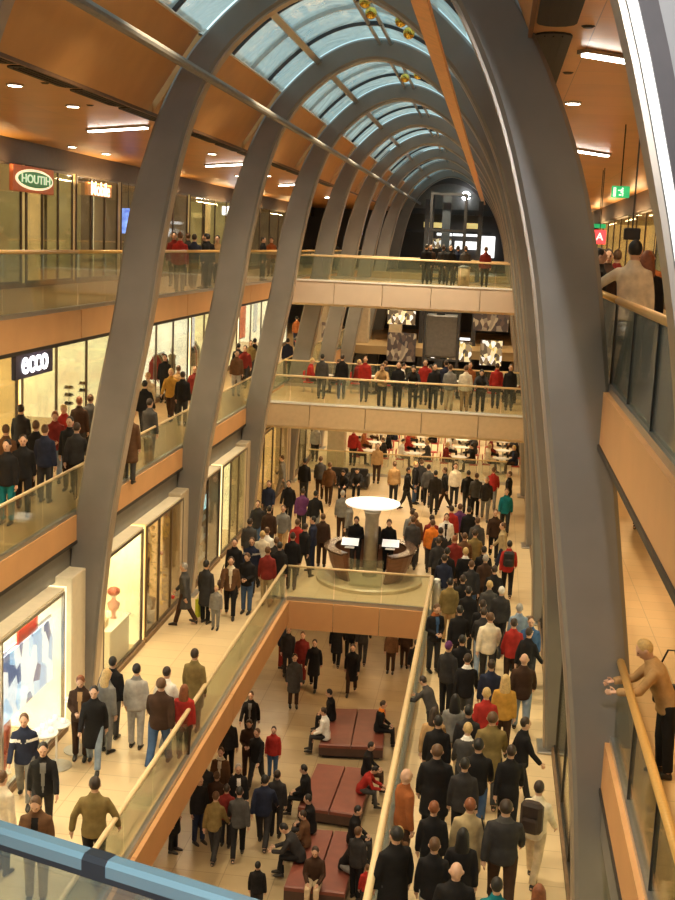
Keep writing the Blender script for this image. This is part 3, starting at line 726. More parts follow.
MIXLIT = display_mat('mixed_lit_shop', [(.10, .07, .04), (.75, .62, .35), (.25, .18, .10), (.85, .85, .8), (.05, .04, .03), (.55, .42, .12)], .9, 5.5)
DIMLIT = display_mat('dim_lit_shop', [(.06, .04, .03), (.22, .16, .10), (.10, .06, .04), (.35, .26, .15), (.04, .03, .03)], .5, 5)
ye = YB-.1
# arched end of the vault
mb = MB(); pts = []
XE = -3.7
for k in range(25):
    a = math.pi*k/24; pts.append((XE-2.9*math.cos(a), 12.9+2.3*math.sin(a)))
vs = [(x, ye-.5, z) for x, z in pts]+[(XE+(x-XE)*.86, ye-.5, 12.9+(z-12.9)*.82) for x, z in pts]
mb.add(vs, [(k, k+1, 25+k+1, 25+k) for k in range(24)]); mb.build('wall_end_arch_band', mat('dark_arch_band', (.05, .04, .035), .5))['kind'] = 'structure'
struct(MB().add([(x, ye-.4, z) for x, z in pts], [tuple(range(25))]).build('wall_end_arch_infill', mat('arch_infill_metal', (.16, .15, .135), .4, .4)))
for (v, h) in ((212, .35), (232, .18)):
    p = at_y(450, v, ye-1); struct(MB().box((XE-3.2, ye-1.1, p.z-h/2), (XE+3.2, ye-.9, p.z+h/2)).build('trim_end_beam', DARKSTEEL))
p = at_y(466, 196, ye-1)
t = thing('wall_flood_spot', 'bright cold white flood lamp high on the dark arched end wall', 'lamp', p)
MB().ball(p, (.30, .12, .30), 14, 10).build('lens', FLOODGLOW, t, True); MB().lathe([(.36, 0), (.38, .12), (.2, .2)], p+Vector((0, .1, -.1)), 14).build('housing', DARKSTEEL, t)
for j, (u0, v0, u1, v1, m, y, lab) in enumerate([
    (437, 232, 452, 236, COOLLIT, ye-.2, 'short cool white light strip in the end facade'),
    (432, 238, 451, 249, MIXLIT, ye-.3, 'pale lit shop window at the end, below the short light strip'),
    (453, 233, 480, 237, COOLLIT, ye-.2, 'long cool white light strip in the end facade'),
    (455, 241, 479, 250, COOLLIT, ye-.2, 'white lit shop window at the end, below the long light strip'),
    (481, 236, 494, 258, COOLLIT, ye-.2, 'tall white lit window beside the big rib at the end'),
    (424, 222, 444, 228, WARMLIT, ye-.2, 'amber lit strip above the end shop windows'),
    (464, 223, 478, 229, WARMLIT, ye-.2, 'small amber lit patch above the end shop windows')]):
    quad_y('lit_shop_window', lab, 'shop window', u0, v0, u1, v1, y, m)
for j, (u0, v0, u1, v1, m, lab) in enumerate([
    (432, 338, 437, 358, COOLLIT, 'narrow white lit window beyond the middle bridge'),
    (448, 341, 471, 362, MIXLIT, 'yellow lit shop display beyond the middle bridge by the lift'),
    (448, 337, 470, 340.5, COOLLIT, 'white light band above the yellow lit display'),
    (481, 340, 501, 366, MIXLIT, 'lit shop front right of the lift shaft beyond the middle bridge'),
    (388, 310, 415, 325, MIXLIT, 'dim lit gallery window just under the upper bridge'),
    (474, 310, 508, 332, DIMLIT, 'dim amber gallery window under the upper bridge'),
    (388, 332, 415, 362, DIMLIT, 'dim brown shop front beyond the middle bridge'),
    (322, 322, 340, 350, DIMLIT, 'dim shop front behind the far rib feet')]):
    quad_y('lit_shop_window', lab, 'shop window', u0, v0, u1, v1, YB-17 if j != 4 else YB-13, m)
# glass lift
L = Vector((at_y(444, 300, 66).x, 66, 0)); t = thing('lift_tower', 'dark steel framed glass lift tower beyond the bridges', 'lift', L)
for sx, sy in ((-1, -1), (1, -1), (1, 1), (-1, 1)):
    MB().box((L.x+sx*.9-.06, L.y+sy*.9-.06, 0), (L.x+sx*.9+.06, L.y+sy*.9+.06, 13.2)).build('corner_post', DARKSTEEL, t)
MB().box((L.x-.32, L.y-.5, 0), (L.x+.12, L.y-.2, 13.2)).build('guide_column', mat('lift_guide_blue_black', (.035, .045, .06), .4), t)
for z in (2.6, 4.3, 6.9, 8.65, 11.2, 13.1):
    MB().box((L.x-.96, L.y-.97, z-.06), (L.x+.96, L.y-.83, z+.06)).build('cross_beam', DARKSTEEL, t)
MB().box((L.x-.9, L.y-.8, 4.4), (L.x+.9, L.y+.8, 6.7), bev=.1).build('cabin', mat('lift_cabin', (.14, .13, .12), .4, .4), t)
# extra dark posts of the end hall
for j, (u, y) in enumerate([(425, 76), (478, 76)]):
    p = at_y(u, 260, y); struct(MB().box((p.x-.14, y-.14, 0), (p.x+.14, y+.14, 13.2)).build('pillar_end_hall', DARKSTEEL))
# beige pillars of the far ground floor and beyond the middle bridge
for j, (u, v, y, hw, z0, z1) in enumerate([(297, 440, 56, .42, 0, 3.8), (337, 440, 54.3, .4, 0, 3.8), (500, 450, 65.4, .5, 0, 3.8), (322, 340, 72, .35, Z2, 8), (362, 340, 74, .4, Z2, 8), (395, 340, 76, .4, Z2, 8)]):
    p = at_y(u, v, y); struct(MB().box((p.x-hw, y-hw, z0), (p.x+hw, y+hw, z1), bev=.04).build('pillar', BEIGEPILLAR))
# bin behind the upper bridge glass
p = at_z(463.5, 285, Z3+.02); p.y = YBR1+.75; p.x = at_y(463.5, 280, p.y).x; p.z = Z3
t = thing('waste_bin', 'beige cylinder bin behind the upper bridge glass', 'bin', p)
MB().lathe([(.24, 0), (.24, .8), (.22, .86)], p, 20).build('drum', mat('beige_bin', (.66, .50, .32), .5), t, True); MB().lathe([(.25, .84), (.25, .92), (.1, .95)], p, 20).build('lid', STEEL, t)
# red promotion column on the middle level beyond the bridge
p = at_y(302, 382, 51.4); p.z = Z2
t = thing('red_counter', 'tall red promotion column at the left end behind the middle bridge', 'counter', p)
RED = mat('bright_red_lacquer', (.62, .03, .02), .35)
MB().lathe([(.42, 0), (.42, .1), (.36, .16), (.36, 1.7), (.42, 1.78)], p, 24).build('drum', RED, t, True)
MB().lathe([(.45, 1.78), (.45, 1.86)], p, 24).build('top', DARK, t)

# ---- cafe furniture
def cafe_table(loc, lab, z, m, grp):
    l = Vector((loc[0], loc[1], z)); t = thing('cafe_table', lab, 'table', l, grp)
    MB().lathe([(.36, .72), (.36, .75)], l, 18).build('tabletop', m, t); MB().tube([l+Vector((0, 0, .02)), l+Vector((0, 0, .72))], .03, 8).build('stem', STEEL, t)
    MB().lathe([(.22, 0), (.22, .02), (.04, .05)], l, 14).build('base', STEEL, t); return t
def cafe_chair(m, grp, lab):
    l = Vector((0, 0, 0)); t = thing('cafe_chair', lab, 'chair', l, grp)
    MB().box((-.2, -.2, .39), (.2, .2, .43), bev=.015).build('seat', m, t); MB().box((-.2, .17, .5), (.2, .21, .86), bev=.015).build('backrest', m, t)
    for sx in (-1, 1):
        for sy in (-1, 1): MB().tube([(sx*.17, sy*.17, 0), (sx*.17, sy*.17, .44 if sy < 0 else .6)], .014, 6).build('leg', STEEL, t)
    return t
WHITETOP = mat('white_table_top', (.85, .80, .72), .4); 
REDSEAT = mat('red_chair_seat', (.50, .045, .03), .5)
rt = random.Random(3)
tabs = []
ci = 0
proto = None
GT = 'tables of the crowded restaurant on the ground floor'; GC = 'red chairs of the crowded restaurant on the ground floor'
for r_ in range(4):
    for c_ in range(4):
        x = -5.3+c_*2.05+rt.uniform(-.08, .08); y = 55.5+r_*2.6+rt.uniform(-.2, .2)
        cafe_table((x, y), 'white topped cafe table, %s row, %s from the shop windows' % (['front', 'second', 'third', 'rear'][r_], ['first', 'second', 'third', 'last'][c_]), 0, WHITETOP, GT)
        tabs.append((x, y))
        for s in (-1, 1):
            if proto is None: proto = cafe_chair(REDSEAT, GC, 'red cafe chair in the crowded restaurant behind the glass balustrade'); o = proto
            else: o = copy_tree(proto)
            o['label'] = 'red cafe chair %s the %s table of the %s restaurant row' % ('left of' if s < 0 else 'right of', ['first', 'second', 'third', 'last'][c_], ['front', 'second', 'third', 'rear'][r_]); o.location = (x+s*.68, y+.05, 0); o.rotation_euler = (0, 0, R(-90*s)); ci += 1
GC2 = 'red chairs of the cafe on the middle bridge'
btabs = []; proto2 = None
for c_ in range(5):
    x = -6.6+c_*1.85; y = YBR2+4.2+(c_ % 2)*.5
    cafe_table((x, y), 'small white cafe table on the middle bridge, %s' % ['first from the left end', 'second from the left end', 'in the middle', 'second from the right end', 'first from the right end'][c_], Z2, WHITETOP, 'tables of the cafe on the middle bridge')
    btabs.append((x, y))
    for s in (-1, 1):
        if proto2 is None: proto2 = cafe_chair(RED, GC2, 'bright red chair at a cafe table on the middle bridge'); o = proto2
        else: o = copy_tree(proto2)
        o['label'] = 'bright red chair %s the %s cafe table on the middle bridge' % ('left of' if s < 0 else 'right of', ['first', 'second', 'third', 'fourth', 'last'][c_]); o.location = (x+s*.66, y+.02, Z2); o.rotation_euler = (0, 0, R(-90*s))
# dark sofas by the ground floor balustrade
for j, (u, v) in enumerate([(338, 487), (358, 488)]):
    p = at_z(u, v, 0)
    t = thing('black_sofa', 'black two seat sofa on the ground floor beyond the round desk, %s one' % ('left' if j == 0 else 'right'), 'sofa', p, 'black sofas beyond the round desk')
    BS = mat('black_leather', (.02, .018, .018), .4)
    MB().box((p.x-.38, p.y-.35, .08), (p.x+.38, p.y+.35, .42), bev=.05).build('seat', BS, t); MB().box((p.x-.38, p.y+.25, .4), (p.x+.38, p.y+.42, .8), bev=.05).build('backrest', BS, t)
    for s in (-1, 1):
        MB().box((p.x+s*.4-.06, p.y-.35, .1), (p.x+s*.4+.06, p.y+.4, .6), bev=.03).build('armrest', BS, t)
        for q in (-1, 1): MB().tube([(p.x+s*.34, p.y+q*.3, 0), (p.x+s*.34, p.y+q*.3, .1)], .02, 6).build('leg', STEEL, t)

# ---- shop displays, ground floor left
def panel_x(name, lab, cat, x, u0, v0, u1, v1, m, grp=None, tk=.05, frame=None):
    a = at_x(u0, v0, x); b = at_x(u1, v1, x); 
    y0, y1 = sorted((a.y, b.y)); z0, z1 = sorted((a.z, b.z))
    c = Vector((x, (y0+y1)/2, z0)); t = thing(name, lab, cat, c, grp)
    MB().box((x-tk, y0, z0), (x, y1, z1)).build('face', m, t)
    f = frame or DARK
    for zz in (z0, z1-.03): MB().box((x-tk*1.3, y0-.02, zz-.01), (x+.015, y1+.02, zz+.04)).build('frame_rail', f, t)
    return t
BLUEWHITE = mat('blue_white_poster', (.62, .78, .95), .4, emit=1.5, var=.9, scale=1.6)
Ps = XF1-.14
pa, pb = at_x(2, 690, Ps), at_x(53, 628, Ps)
POSTER = display_mat('blue_white_poster', [(.85, .93, 1), (.9, .96, 1), (.55, .75, .95), (.95, .97, 1), (.12, .16, .3), (.35, .55, .8)], 1.3, 3.2)
t = thing('backlit_poster', 'large backlit blue and white poster in the near ground floor shop window', 'poster', (Ps, (pa.y+pb.y)/2, 1.25))
MB().box((Ps-.05, pa.y-.6, 1.25), (Ps, pb.y, 2.55)).build('print', POSTER, t); MB().box((Ps-.08, pa.y-.65, 1.2), (Ps-.05, pb.y+.05, 2.6)).build('frame', STEEL, t)
for zz in (2.6,): MB().tube([(Ps-.06, pa.y, 2.58), (Ps-.06, pa.y, 3.04)], .01, 5).build('cord', DARK, t)
t = thing('red_hanging_sign', 'red hanging sign above the backlit poster', 'sign', (Ps+.06, 21.2, 2.62)); MB().box((Ps+.03, 20.6, 2.62), (Ps+.06, 21.6, 2.9)).build('board', RED, t); MB().tube([(Ps+.045, 21.1, 2.88), (Ps+.045, 21.1, 3.04)], .01, 5).build('cord', DARK, t)
for j, (yy, c) in enumerate([(18.3, (.35, .06, .05)), (18.9, (.10, .09, .1)), (19.5, (.45, .12, .05)), (20.1, (.12, .10, .14)), (20.7, (.5, .1, .06))]):
    x = XF1-.42; l = Vector((x, yy, 0))
    mm = mat('garment_%d' % j, c, .8, var=.3)
    t = thing('dressed_mannequin', 'mannequin in %s clothes, %s in the near shop' % (['dark red', 'black', 'rust', 'dark violet', 'red'][j], ['first from the front', 'second from the front', 'third from the front', 'fourth from the front', 'fifth from the front'][j]), 'mannequin', l, 'mannequins in the near shop window')
    MB().lathe([(.16, 0), (.16, .02), (.02, .03)], l, 12).build('stand', STEEL, t)
    MB().tube([l+Vector((0, 0, .02)), l+Vector((0, 0, .6)), l+Vector((0, 0, .95)), l+Vector((0, 0, 1.2)), l+Vector((0, 0, 1.36)), l+Vector((0, 0, 1.42))], [(.05, .04), (.13, .10), (.16, .11), (.13, .1), (.17, .1), (.06, .06)], 12).build('dress', mm, t, True)
    MB().ball(l+Vector((0, 0, 1.55)), (.075, .09, .11), 12, 8).build('head', WHITEPAINT, t, True)
# chrome round display stands in front
for j, (u, v, h) in enumerate([(30, 728, 1.0), (66, 718, 1.05), (48, 706, .85)]):
    l = at_z(u, v, 0); l = Vector((XF1+[.5, .62, .45][j], [20.4, 22.0, 21.2][j], 0))
    t = thing('display_stand', 'white topped chrome display stand, %s' % ['closest to the near shop', 'tallest one beside the beige cladding', 'low one between the other two'][j], 'stand', l, 'chrome display stands')
    MB().lathe([(.30, 0), (.30, .02), (.03, .04)], l, 20).build('base_ring', STEEL, t); MB().tube([l, l+Vector((0, 0, h))], .022, 8).build('stem', WHITEPAINT, t)
    MB().lathe([(.26, h), (.28, h+.03), (.26, h+.05)], l, 20).build('top', WHITEPAINT, t)
    for q in range(3):
        c = l+Vector((.14*math.cos(q*2.1), .14*math.sin(q*2.1), h+.05))
        tag(MB().lathe([(.05, 0), (.06, .05), (.04, .1), (.02, .11)], c, 10).build('display_ornament', mat('frosted_ornament', (.9, .93, .95), .2, emit=.3), smooth=True), 'small pale ornament, %s on the %s white display stand' % (['first', 'second', 'third'][q], ['front', 'tallest', 'low'][j]), 'ornament', 'ornaments on the display stands')
# second shop: white plinth with a red capped bust
l = Vector((XF1-.48, 27.2, 0))
t = thing('window_plinth', 'white display plinth in the cream ground floor shop window', 'plinth', l); MB().box((l.x-.3, l.y-.75, 0), (l.x+.3, l.y+.75, .95), bev=.02).build('body', WHITEPAINT, t); MB().box((l.x-.33, l.y-.8, .95), (l.x+.33, l.y+.8, .99)).build('top', WHITEPAINT, t)
for j, (dy, c, lab) in enumerate([(.25, (.40, .09, .05), 'bust with a red brown fur cap on the white plinth'), (-.45, (.75, .55, .3), 'small tan bag on the white plinth')]):
    q = Vector((l.x+.05, l.y+dy, .99)); mm = mat('bust_%d' % j, c, .7, var=.3)
    if j == 0:
        t = thing('display_bust', lab, 'bust', q); MB().lathe([(.09, 0), (.05, .05), (.05, .15), (.13, .25), (.16, .38), (.06, .46), (.05, .52)], q, 16).build('torso', mat('bust_pink', (.75, .38, .3), .6), t, True)
        MB().ball(q+Vector((0, 0, .62)), (.085, .1, .12), 12, 10).build('head', WHITEPAINT, t, True); MB().ball(q+Vector((0, 0, .68)), (.16, .17, .11), 14, 10).build('fur_cap', mm, t, True)
    else:
        t = thing('handbag_display', lab, 'bag', q); MB().box((q.x-.07, q.y-.15, q.z), (q.x+.07, q.y+.15, q.z+.2), bev=.03).build('bag_body', mm, t); MB().tube([(q.x, q.y-.1, q.z+.19), (q.x, q.y-.06, q.z+.32), (q.x, q.y+.06, q.z+.32), (q.x, q.y+.1, q.z+.19)], .01, 6).build('handle', mm, t)
# third window: gold decorated garlands and goods
GOLDLEAF = mat('gold_garland_leaf', (.80, .48, .10), .35, .4, emit=.25, var=.45, scale=14)
l = Vector((XF1-.72, 31.4, 0)); rg = random.Random(5)
t = thing('gold_christmas_tree', 'golden decorated Christmas tree in the amber shop window behind a rib', 'Christmas tree', l)
mb = MB()
for q in range(420):
    h = rg.random()**1.2; r_ = .62*(1-h)+.05; a = rg.uniform(0, 6.28); z = .3+h*2.35; rr = r_*rg.uniform(.75, 1.05)
    c = l+Vector((rr*math.cos(a), rr*math.sin(a), z)); s = rg.uniform(.04, .09)
    d = Vector((math.cos(a), math.sin(a), rg.uniform(-.6, .2))).normalized()*s*1.6; w = Vector((-math.sin(a), math.cos(a), rg.uniform(-.3, .3)))*s*.6
    mb.add([c-d*.4, c+w, c+d, c-w], [(0, 1, 2, 3)])
mb.build('foliage', GOLDLEAF, t); MB().lathe([(.05, 0), (.04, 2.3)], l, 8).build('trunk', BROWNWALL, t); MB().lathe([(.2, 0), (.24, .3), (.2, .3)], l, 14).build('pot', mat('pot_brown', (.2, .1, .05), .6), t)
for q in range(14):
    h = q/14; a = q*2.4; r_ = .62*(1-h)+.1
    tag(MB().ball(l+Vector((r_*math.cos(a), r_*math.sin(a), .4+h*2.1)), .06, 10, 8).build('tree_bauble', GOLD if q % 2 else RED, smooth=True), '%s bauble on the golden Christmas tree, %s from the bottom' % ('gold' if q % 2 else 'red', ordn[q].replace(' nearest', '').replace('nearest', 'first')), 'bauble', 'baubles on the golden Christmas tree')
for j, (yy, h, c, nm) in enumerate([(29.0, .9, (.25, .12, .05), 'dark brown'), (29.6, 1.3, (.7, .42, .12), 'honey gold'), (30.1, .7, (.55, .5, .42), 'pale grey')]):
    q = Vector((XF1-.36, yy, 0)); mm = mat('vase_%d' % j, c, .35, .2)
    t = thing('display_vase', '%s vase on a stand in the amber ground floor shop window' % nm, 'vase', q)
    MB().box((q.x-.18, q.y-.18, q.z), (q.x+.18, q.y+.18, q.z+h*.5), bev=.02).build('pedestal', WHITEPAINT, t)
    MB().lathe([(.07, h*.5), (.15, h*.5+.15), (.13, h*.5+.32), (.05, h*.5+.42), (.08, h*.5+.48)], q, 16).build('vase_body', mm, t, True)
for j, yy in enumerate((28.9, 29.9, 31.7)):
    q = Vector((XF1-.3, yy, 2.3)); t = thing('hanging_wreath', 'dark gold wreath hanging in the amber shop window, %s from the front' % ['first', 'second', 'third'][j], 'wreath', q)
    mb = MB()
    for k in range(60):
        a = k*2*math.pi/60; c = q+Vector((rg.uniform(-.04, .04), .24*math.cos(a)+rg.uniform(-.04, .04), .24*math.sin(a)+rg.uniform(-.04, .04))); s = .07
        mb.add([c+Vector((0, -s, 0)), c+Vector((.03, 0, -s)), c+Vector((0, s, 0)), c+Vector((-.03, 0, s))], [(0, 1, 2, 3)])
    mb.build('wreath_leaves', GOLDLEAF, t); MB().tube([q+Vector((0, 0, .22)), q+Vector((0, 0, .75))], .008, 5).build('ribbon', RED, t)
# behind the next rib: bright screen and red green goods
q = at_x(216, 493, XF1-.3); q.y = 36.2; t = thing('hanging_shop_screen', 'small blue green glowing screen in the dim ground floor shop window', 'screen', q)
MB().box((q.x-.03, q.y-.55, q.z-.22), (q.x, q.y+.55, q.z+.22)).build('display', mat('bluegreen_screen', (.35, .8, .9), .4, emit=1.8, var=.7, scale=5), t); MB().box((q.x-.06, q.y-.6, q.z-.27), (q.x-.03, q.y+.6, q.z+.27)).build('casing', DARK, t)
MB().tube([(q.x-.05, q.y, q.z+.2), (q.x-.05, q.y, 3.04)], .02, 6).build('bracket', DARK, t)
rg = random.Random(9)
for j in range(12):
    yy = 34.4+(j % 4)*.62; z = .3+(j//4)*.62; q = Vector((XF1-.5, yy, z)); c = [(.6, .1, .08), (.75, .7, .6), (.15, .3, .12), (.7, .45, .15)][(j*7) % 4]
    tag(MB().box((q.x-.12, q.y-.2, q.z), (q.x+.12, q.y+.2, q.z+.3), bev=.02).build('gift_box', mat('gift_%d' % ((j*7) % 4), c, .5, var=.3)), '%s gift box, %s on the %s white shelf of the dim shop' % (['red', 'white', 'green', 'amber'][(j*7) % 4], ['first', 'second', 'third', 'last'][j % 4], ['lowest', 'middle', 'top'][j//4]), 'box', 'gift boxes on shelves in the dim shop')
for z in (.27, .89, 1.51):
    tag(MB().box((XF1-.75, 34.22, z-.03), (XF1-.3, 36.9, z)).build('window_shelf', WHITEPAINT), '%s white shelf of gift boxes in the dim shop window' % {.27: 'lowest', .89: 'middle', 1.51: 'top'}[z], 'shelf')
# shoe shop: shelves with shoes
def shelf_unit(x, y0, y1, z0, zs, lab, m):
    t = thing('shoe_shelf', lab, 'shelf', (x, (y0+y1)/2, z0))
    MB().box((x-.34, y0, z0), (x-.3, y1, z0+2.9)).build('back_panel', m, t)
    for z in zs: MB().box((x-.3, y0, z0+z-.02), (x, y1, z0+z)).build('shelf_board', WHITEPAINT, t)
    for y in (y0, y1): MB().box((x-.32, y-.02, z0), (x, y+.02, z0+2.9)).build('side_panel', m, t)
zs = (.5, .95, 1.4, 1.85, 2.3)
S_SHELF = mat('lit_shelf_back', (1, .88, .6), .5, emit=2.4)
shelf_unit(XF2-1.6, 25.5, 28.9, Z2, zs, 'brightly lit wall shelf of shoes at the near end of the shoe shop', S_SHELF)
shelf_unit(XF2-2.4, 30.2, 32.6, Z2, zs, 'wall shelf of shoes behind the shoe shop entrance', S_AMBER)
rg = random.Random(2)
shoe = None
def put_shoe(x, y, z, rz, m, lab, grp):
    mb = MB(); pts = [(-.13, .030, .05), (-.08, .036, .075), (0, .033, .06), (.07, .040, .045), (.12, .035, .03), (.14, .015, .02)]
    mb.loft([[Vector((a, w*math.cos(2*math.pi*k/10), h/2+h/2*math.sin(2*math.pi*k/10))) for k in range(10)] for a, w, h in pts])
    o = bpy.data.objects.new('display_shoe', SHOEMESH[0] if SHOEMESH else mb.mesh('display_shoe', m, True)); COL.objects.link(o)
    if not SHOEMESH: SHOEMESH.append(o.data)
    o.material_slots[0].link = 'OBJECT'; o.material_slots[0].material = m; o.scale = (1.15, 1.15, 1.3)
    o.location = (x, y, z); o.rotation_euler = (0, 0, rz); tag(o, lab, 'shoe', grp)
SHOEMESH = []
SH = [('black', mat('shoe_black', (.02, .018, .016), .4)), ('brown', mat('shoe_brown', (.2, .09, .04), .5)), ('tan', mat('shoe_tan', (.5, .28, .12), .5)), ('dark red', mat('shoe_red', (.35, .05, .04), .4))]
for z in zs:
    for k in range(6):
        c, m = SH[rg.randrange(4)]; put_shoe(XF2-1.75, 25.8+k*.55, Z2+z+.005, 0, m, '%s shoe, %s along the %s board of the bright shoe shelf' % (c, ['first', 'second', 'third', 'fourth', 'fifth', 'sixth'][k], ['lowest', 'second', 'middle', 'fourth', 'top'][zs.index(z)]), 'shoes on the bright wall shelf')
    for k in range(4):
        c, m = SH[rg.randrange(4)]; put_shoe(XF2-2.55, 30.5+k*.55, Z2+z+.005, 0, m, '%s shoe, %s along the %s board of the entrance shoe shelf' % (c, ['first', 'second', 'third', 'fourth', 'fifth', 'sixth'][k], ['lowest', 'second', 'middle', 'fourth', 'top'][zs.index(z)]), 'shoes on the entrance wall shelf')
# shoe pairs on little glass brackets against the cream wall
for j, (u, v) in enumerate([(69, 388), (69, 395.5), (69, 404), (83.5, 384), (83.5, 391)]):
    q = at_x(u, v, XF2-.9)
    t = thing('display_bracket', 'small wall bracket in the cream shoe window, %s' % ['left column top', 'left column middle', 'left column bottom', 'right column top', 'right column bottom'][j], 'bracket', q)
    MB().box((q.x-.12, q.y-.18, q.z-.015), (q.x+.12, q.y+.18, q.z)).build('plate', STEEL, t); MB().tube([(q.x, q.y, q.z-.02), (q.x, q.y, Z2)], .012, 6).build('rod', STEEL, t)
    for s in (-1, 1): put_shoe(q.x+s*.06, q.y, q.z+.004, R(90), SH[0][1], ('inner' if s < 0 else 'outer')+' black shoe on the %s bracket in the cream shoe window' % ['top left', 'middle left', 'bottom left', 'top right', 'bottom right'][j], 'black shoes on the %s bracket' % ['top left', 'middle left', 'bottom left', 'top right', 'bottom right'][j])
# clothes shops further along the middle gallery: wall pictures and mannequins
for j, (u, v, w, h, c, lab) in enumerate([(176, 335, 1.0, 1.0, (.9, .35, .08), 'orange wall poster in the second middle gallery shop'), (243, 322, 1.4, 1.6, (.75, .2, .08), 'red orange wall poster in the third middle gallery shop'), (256, 316, .8, 1.6, (.9, .85, .7), 'white wall poster in the third middle gallery shop'), (193, 336, .6, 2.0, (.95, .97, .9), 'tall white light box in the second middle gallery shop')]):
    q = at_x(u, v, XF2-.7); t = thing('wall_poster', lab, 'poster', q)
    MB().box((q.x-.03, q.y-w/2, q.z-h/2), (q.x, q.y+w/2, q.z+h/2)).build('print', mat('poster_%d' % j, c, .5, emit=1.0, var=.2), t); MB().box((q.x-.05, q.y-w/2-.05, q.z-h/2-.05), (q.x-.03, q.y+w/2+.05, q.z+h/2+.05)).build('frame', WHITEPAINT, t)
rg = random.Random(21)
for j, (x, y0, z, w_) in enumerate([(XF2-.7, 39.0, Z2, 'first'), (XF2-1.1, 42.5, Z2, 'second'), (XF2-.7, 45.0, Z2, 'third'), (XF2-.8, 50.5, Z2, 'fourth'), (XF2-.8, 54.2, Z2, 'fifth')]):
    t = thing('clothes_rack', 'steel clothes rack in the lit middle gallery shops, %s along' % w_, 'clothes rack', (x, y0, z), 'clothes racks in the middle gallery shops')
    for s_ in (-1, 1):
        MB().tube([(x, y0+s_*.7, z), (x, y0+s_*.7, z+1.5)], .02, 6).build('upright', STEEL, t); MB().box((x-.25, y0+s_*.7-.02, z), (x+.25, y0+s_*.7+.02, z+.04)).build('foot', STEEL, t)
    MB().tube([(x, y0-.7, z+1.5), (x, y0+.7, z+1.5)], .02, 6).build('rail', STEEL, t)
    for k in range(7):
        yy = y0-.6+k*.2; c = rg.choice([('red', (.5, .06, .04)), ('black', (.03, .03, .03)), ('tan', (.5, .33, .16)), ('white', (.8, .78, .7)), ('olive', (.25, .2, .08)), ('grey', (.25, .25, .24))])
        mb = MB().loft([[(x-.24, yy-.04, z+.55), (x+.24, yy-.04, z+.55), (x+.24, yy+.04, z+.55), (x-.24, yy+.04, z+.55)], [(x-.20, yy-.05, z+1.2), (x+.20, yy-.05, z+1.2), (x+.20, yy+.05, z+1.2), (x-.20, yy+.05, z+1.2)], [(x-.05, yy-.02, z+1.46), (x+.05, yy-.02, z+1.46), (x+.05, yy+.02, z+1.46), (x-.05, yy+.02, z+1.46)]])
        tag(mb.build('hanging_garment', mat('rack_'+c[0], c[1], .8)), '%s garment, %s along the rail of the %s clothes rack' % (c[0], ['first', 'second', 'third', 'fourth', 'fifth', 'sixth', 'last'][k], w_), 'garment', 'garments on the %s clothes rack' % w_)
for j, (u, y) in enumerate([(136, 40.5), (190, 47.6), (256, 57), (228, 52)]):
    x = XF2-.45; l = Vector((x, [40.8, 46.0, 57.4, 51.9][j], Z2)); c = [(.75, .72, .66), (.5, .38, .22), (.6, .1, .06), (.12, .1, .1)][j]
    t = thing('dressed_mannequin', '%s dressed mannequin in a middle gallery shop window' % ['white', 'tan', 'red', 'black'][j], 'mannequin', l)
    MB().lathe([(.16, 0), (.16, .02), (.02, .03)], l, 12).build('stand', STEEL, t)
    MB().tube([l+Vector((0, 0, .02)), l+Vector((0, 0, .6)), l+Vector((0, 0, .95)), l+Vector((0, 0, 1.2)), l+Vector((0, 0, 1.36)), l+Vector((0, 0, 1.42))], [(.05, .04), (.13, .10), (.16, .11), (.13, .1), (.17, .1), (.06, .06)], 12).build('dress', mat('dress_%d' % j, c, .8), t, True)
    MB().ball(l+Vector((0, 0, 1.55)), (.075, .09, .11), 12, 8).build('head', WHITEPAINT, t, True)
# ================================================================== LIGHT
def area(name, loc, sx, sy, power, col, rot=(0, 0, 0)):
    l = bpy.data.lights.new(name, 'AREA'); l.shape = 'RECTANGLE'; l.size = sx; l.size_y = sy; l.energy = power; l.color = col
    o = bpy.data.objects.new(name, l); COL.objects.link(o); o.location = loc; o.rotation_euler = rot; return o
def spot(name, loc, power, col, ang=120, r=.12, tgt=None):
    l = bpy.data.lights.new(name, 'SPOT'); l.energy = power; l.color = col; l.spot_size = R(ang); l.spot_blend = .6; l.shadow_soft_size = r
    o = bpy.data.objects.new(name, l); COL.objects.link(o); o.location = loc
    if tgt is not None: o.rotation_euler = (Vector(tgt)-Vector(loc)).to_track_quat('-Z', 'Y').to_euler()
    return o
WARM = (1, .80, .50)
for a_, b_ in zip(EDG[1:9], EDG[2:10]):
    y = (a_+b_)/2
    spot('added_roof_fill', (-4.6, y, 15.0), 2100, WARM, 104, tgt=(-5.2, y, 0))  # unseen spots added under the roof to brighten floor and ribs
    spot('added_roof_fill', (-2.2, y, 15.0), 1900, WARM, 104, tgt=(-1.6, y, 0))
for y in (14, 23, 32, 41):
    area('added_basement_fill', (-7.5, y, -.68), 2.0, .3, 120, (1, .74, .44)); area('added_basement_fill', (2.5, y, -.68), 2.0, .3, 120, (1, .74, .44))  # unseen area lamps added to light the basement floor
area('added_basement_fill', (-3.2, 37.5, -.82), 3, .4, 85, (1, .66, .34)); area('added_basement_fill', (-3.2, 46, -.82), 3, .4, 85, (1, .66, .34))
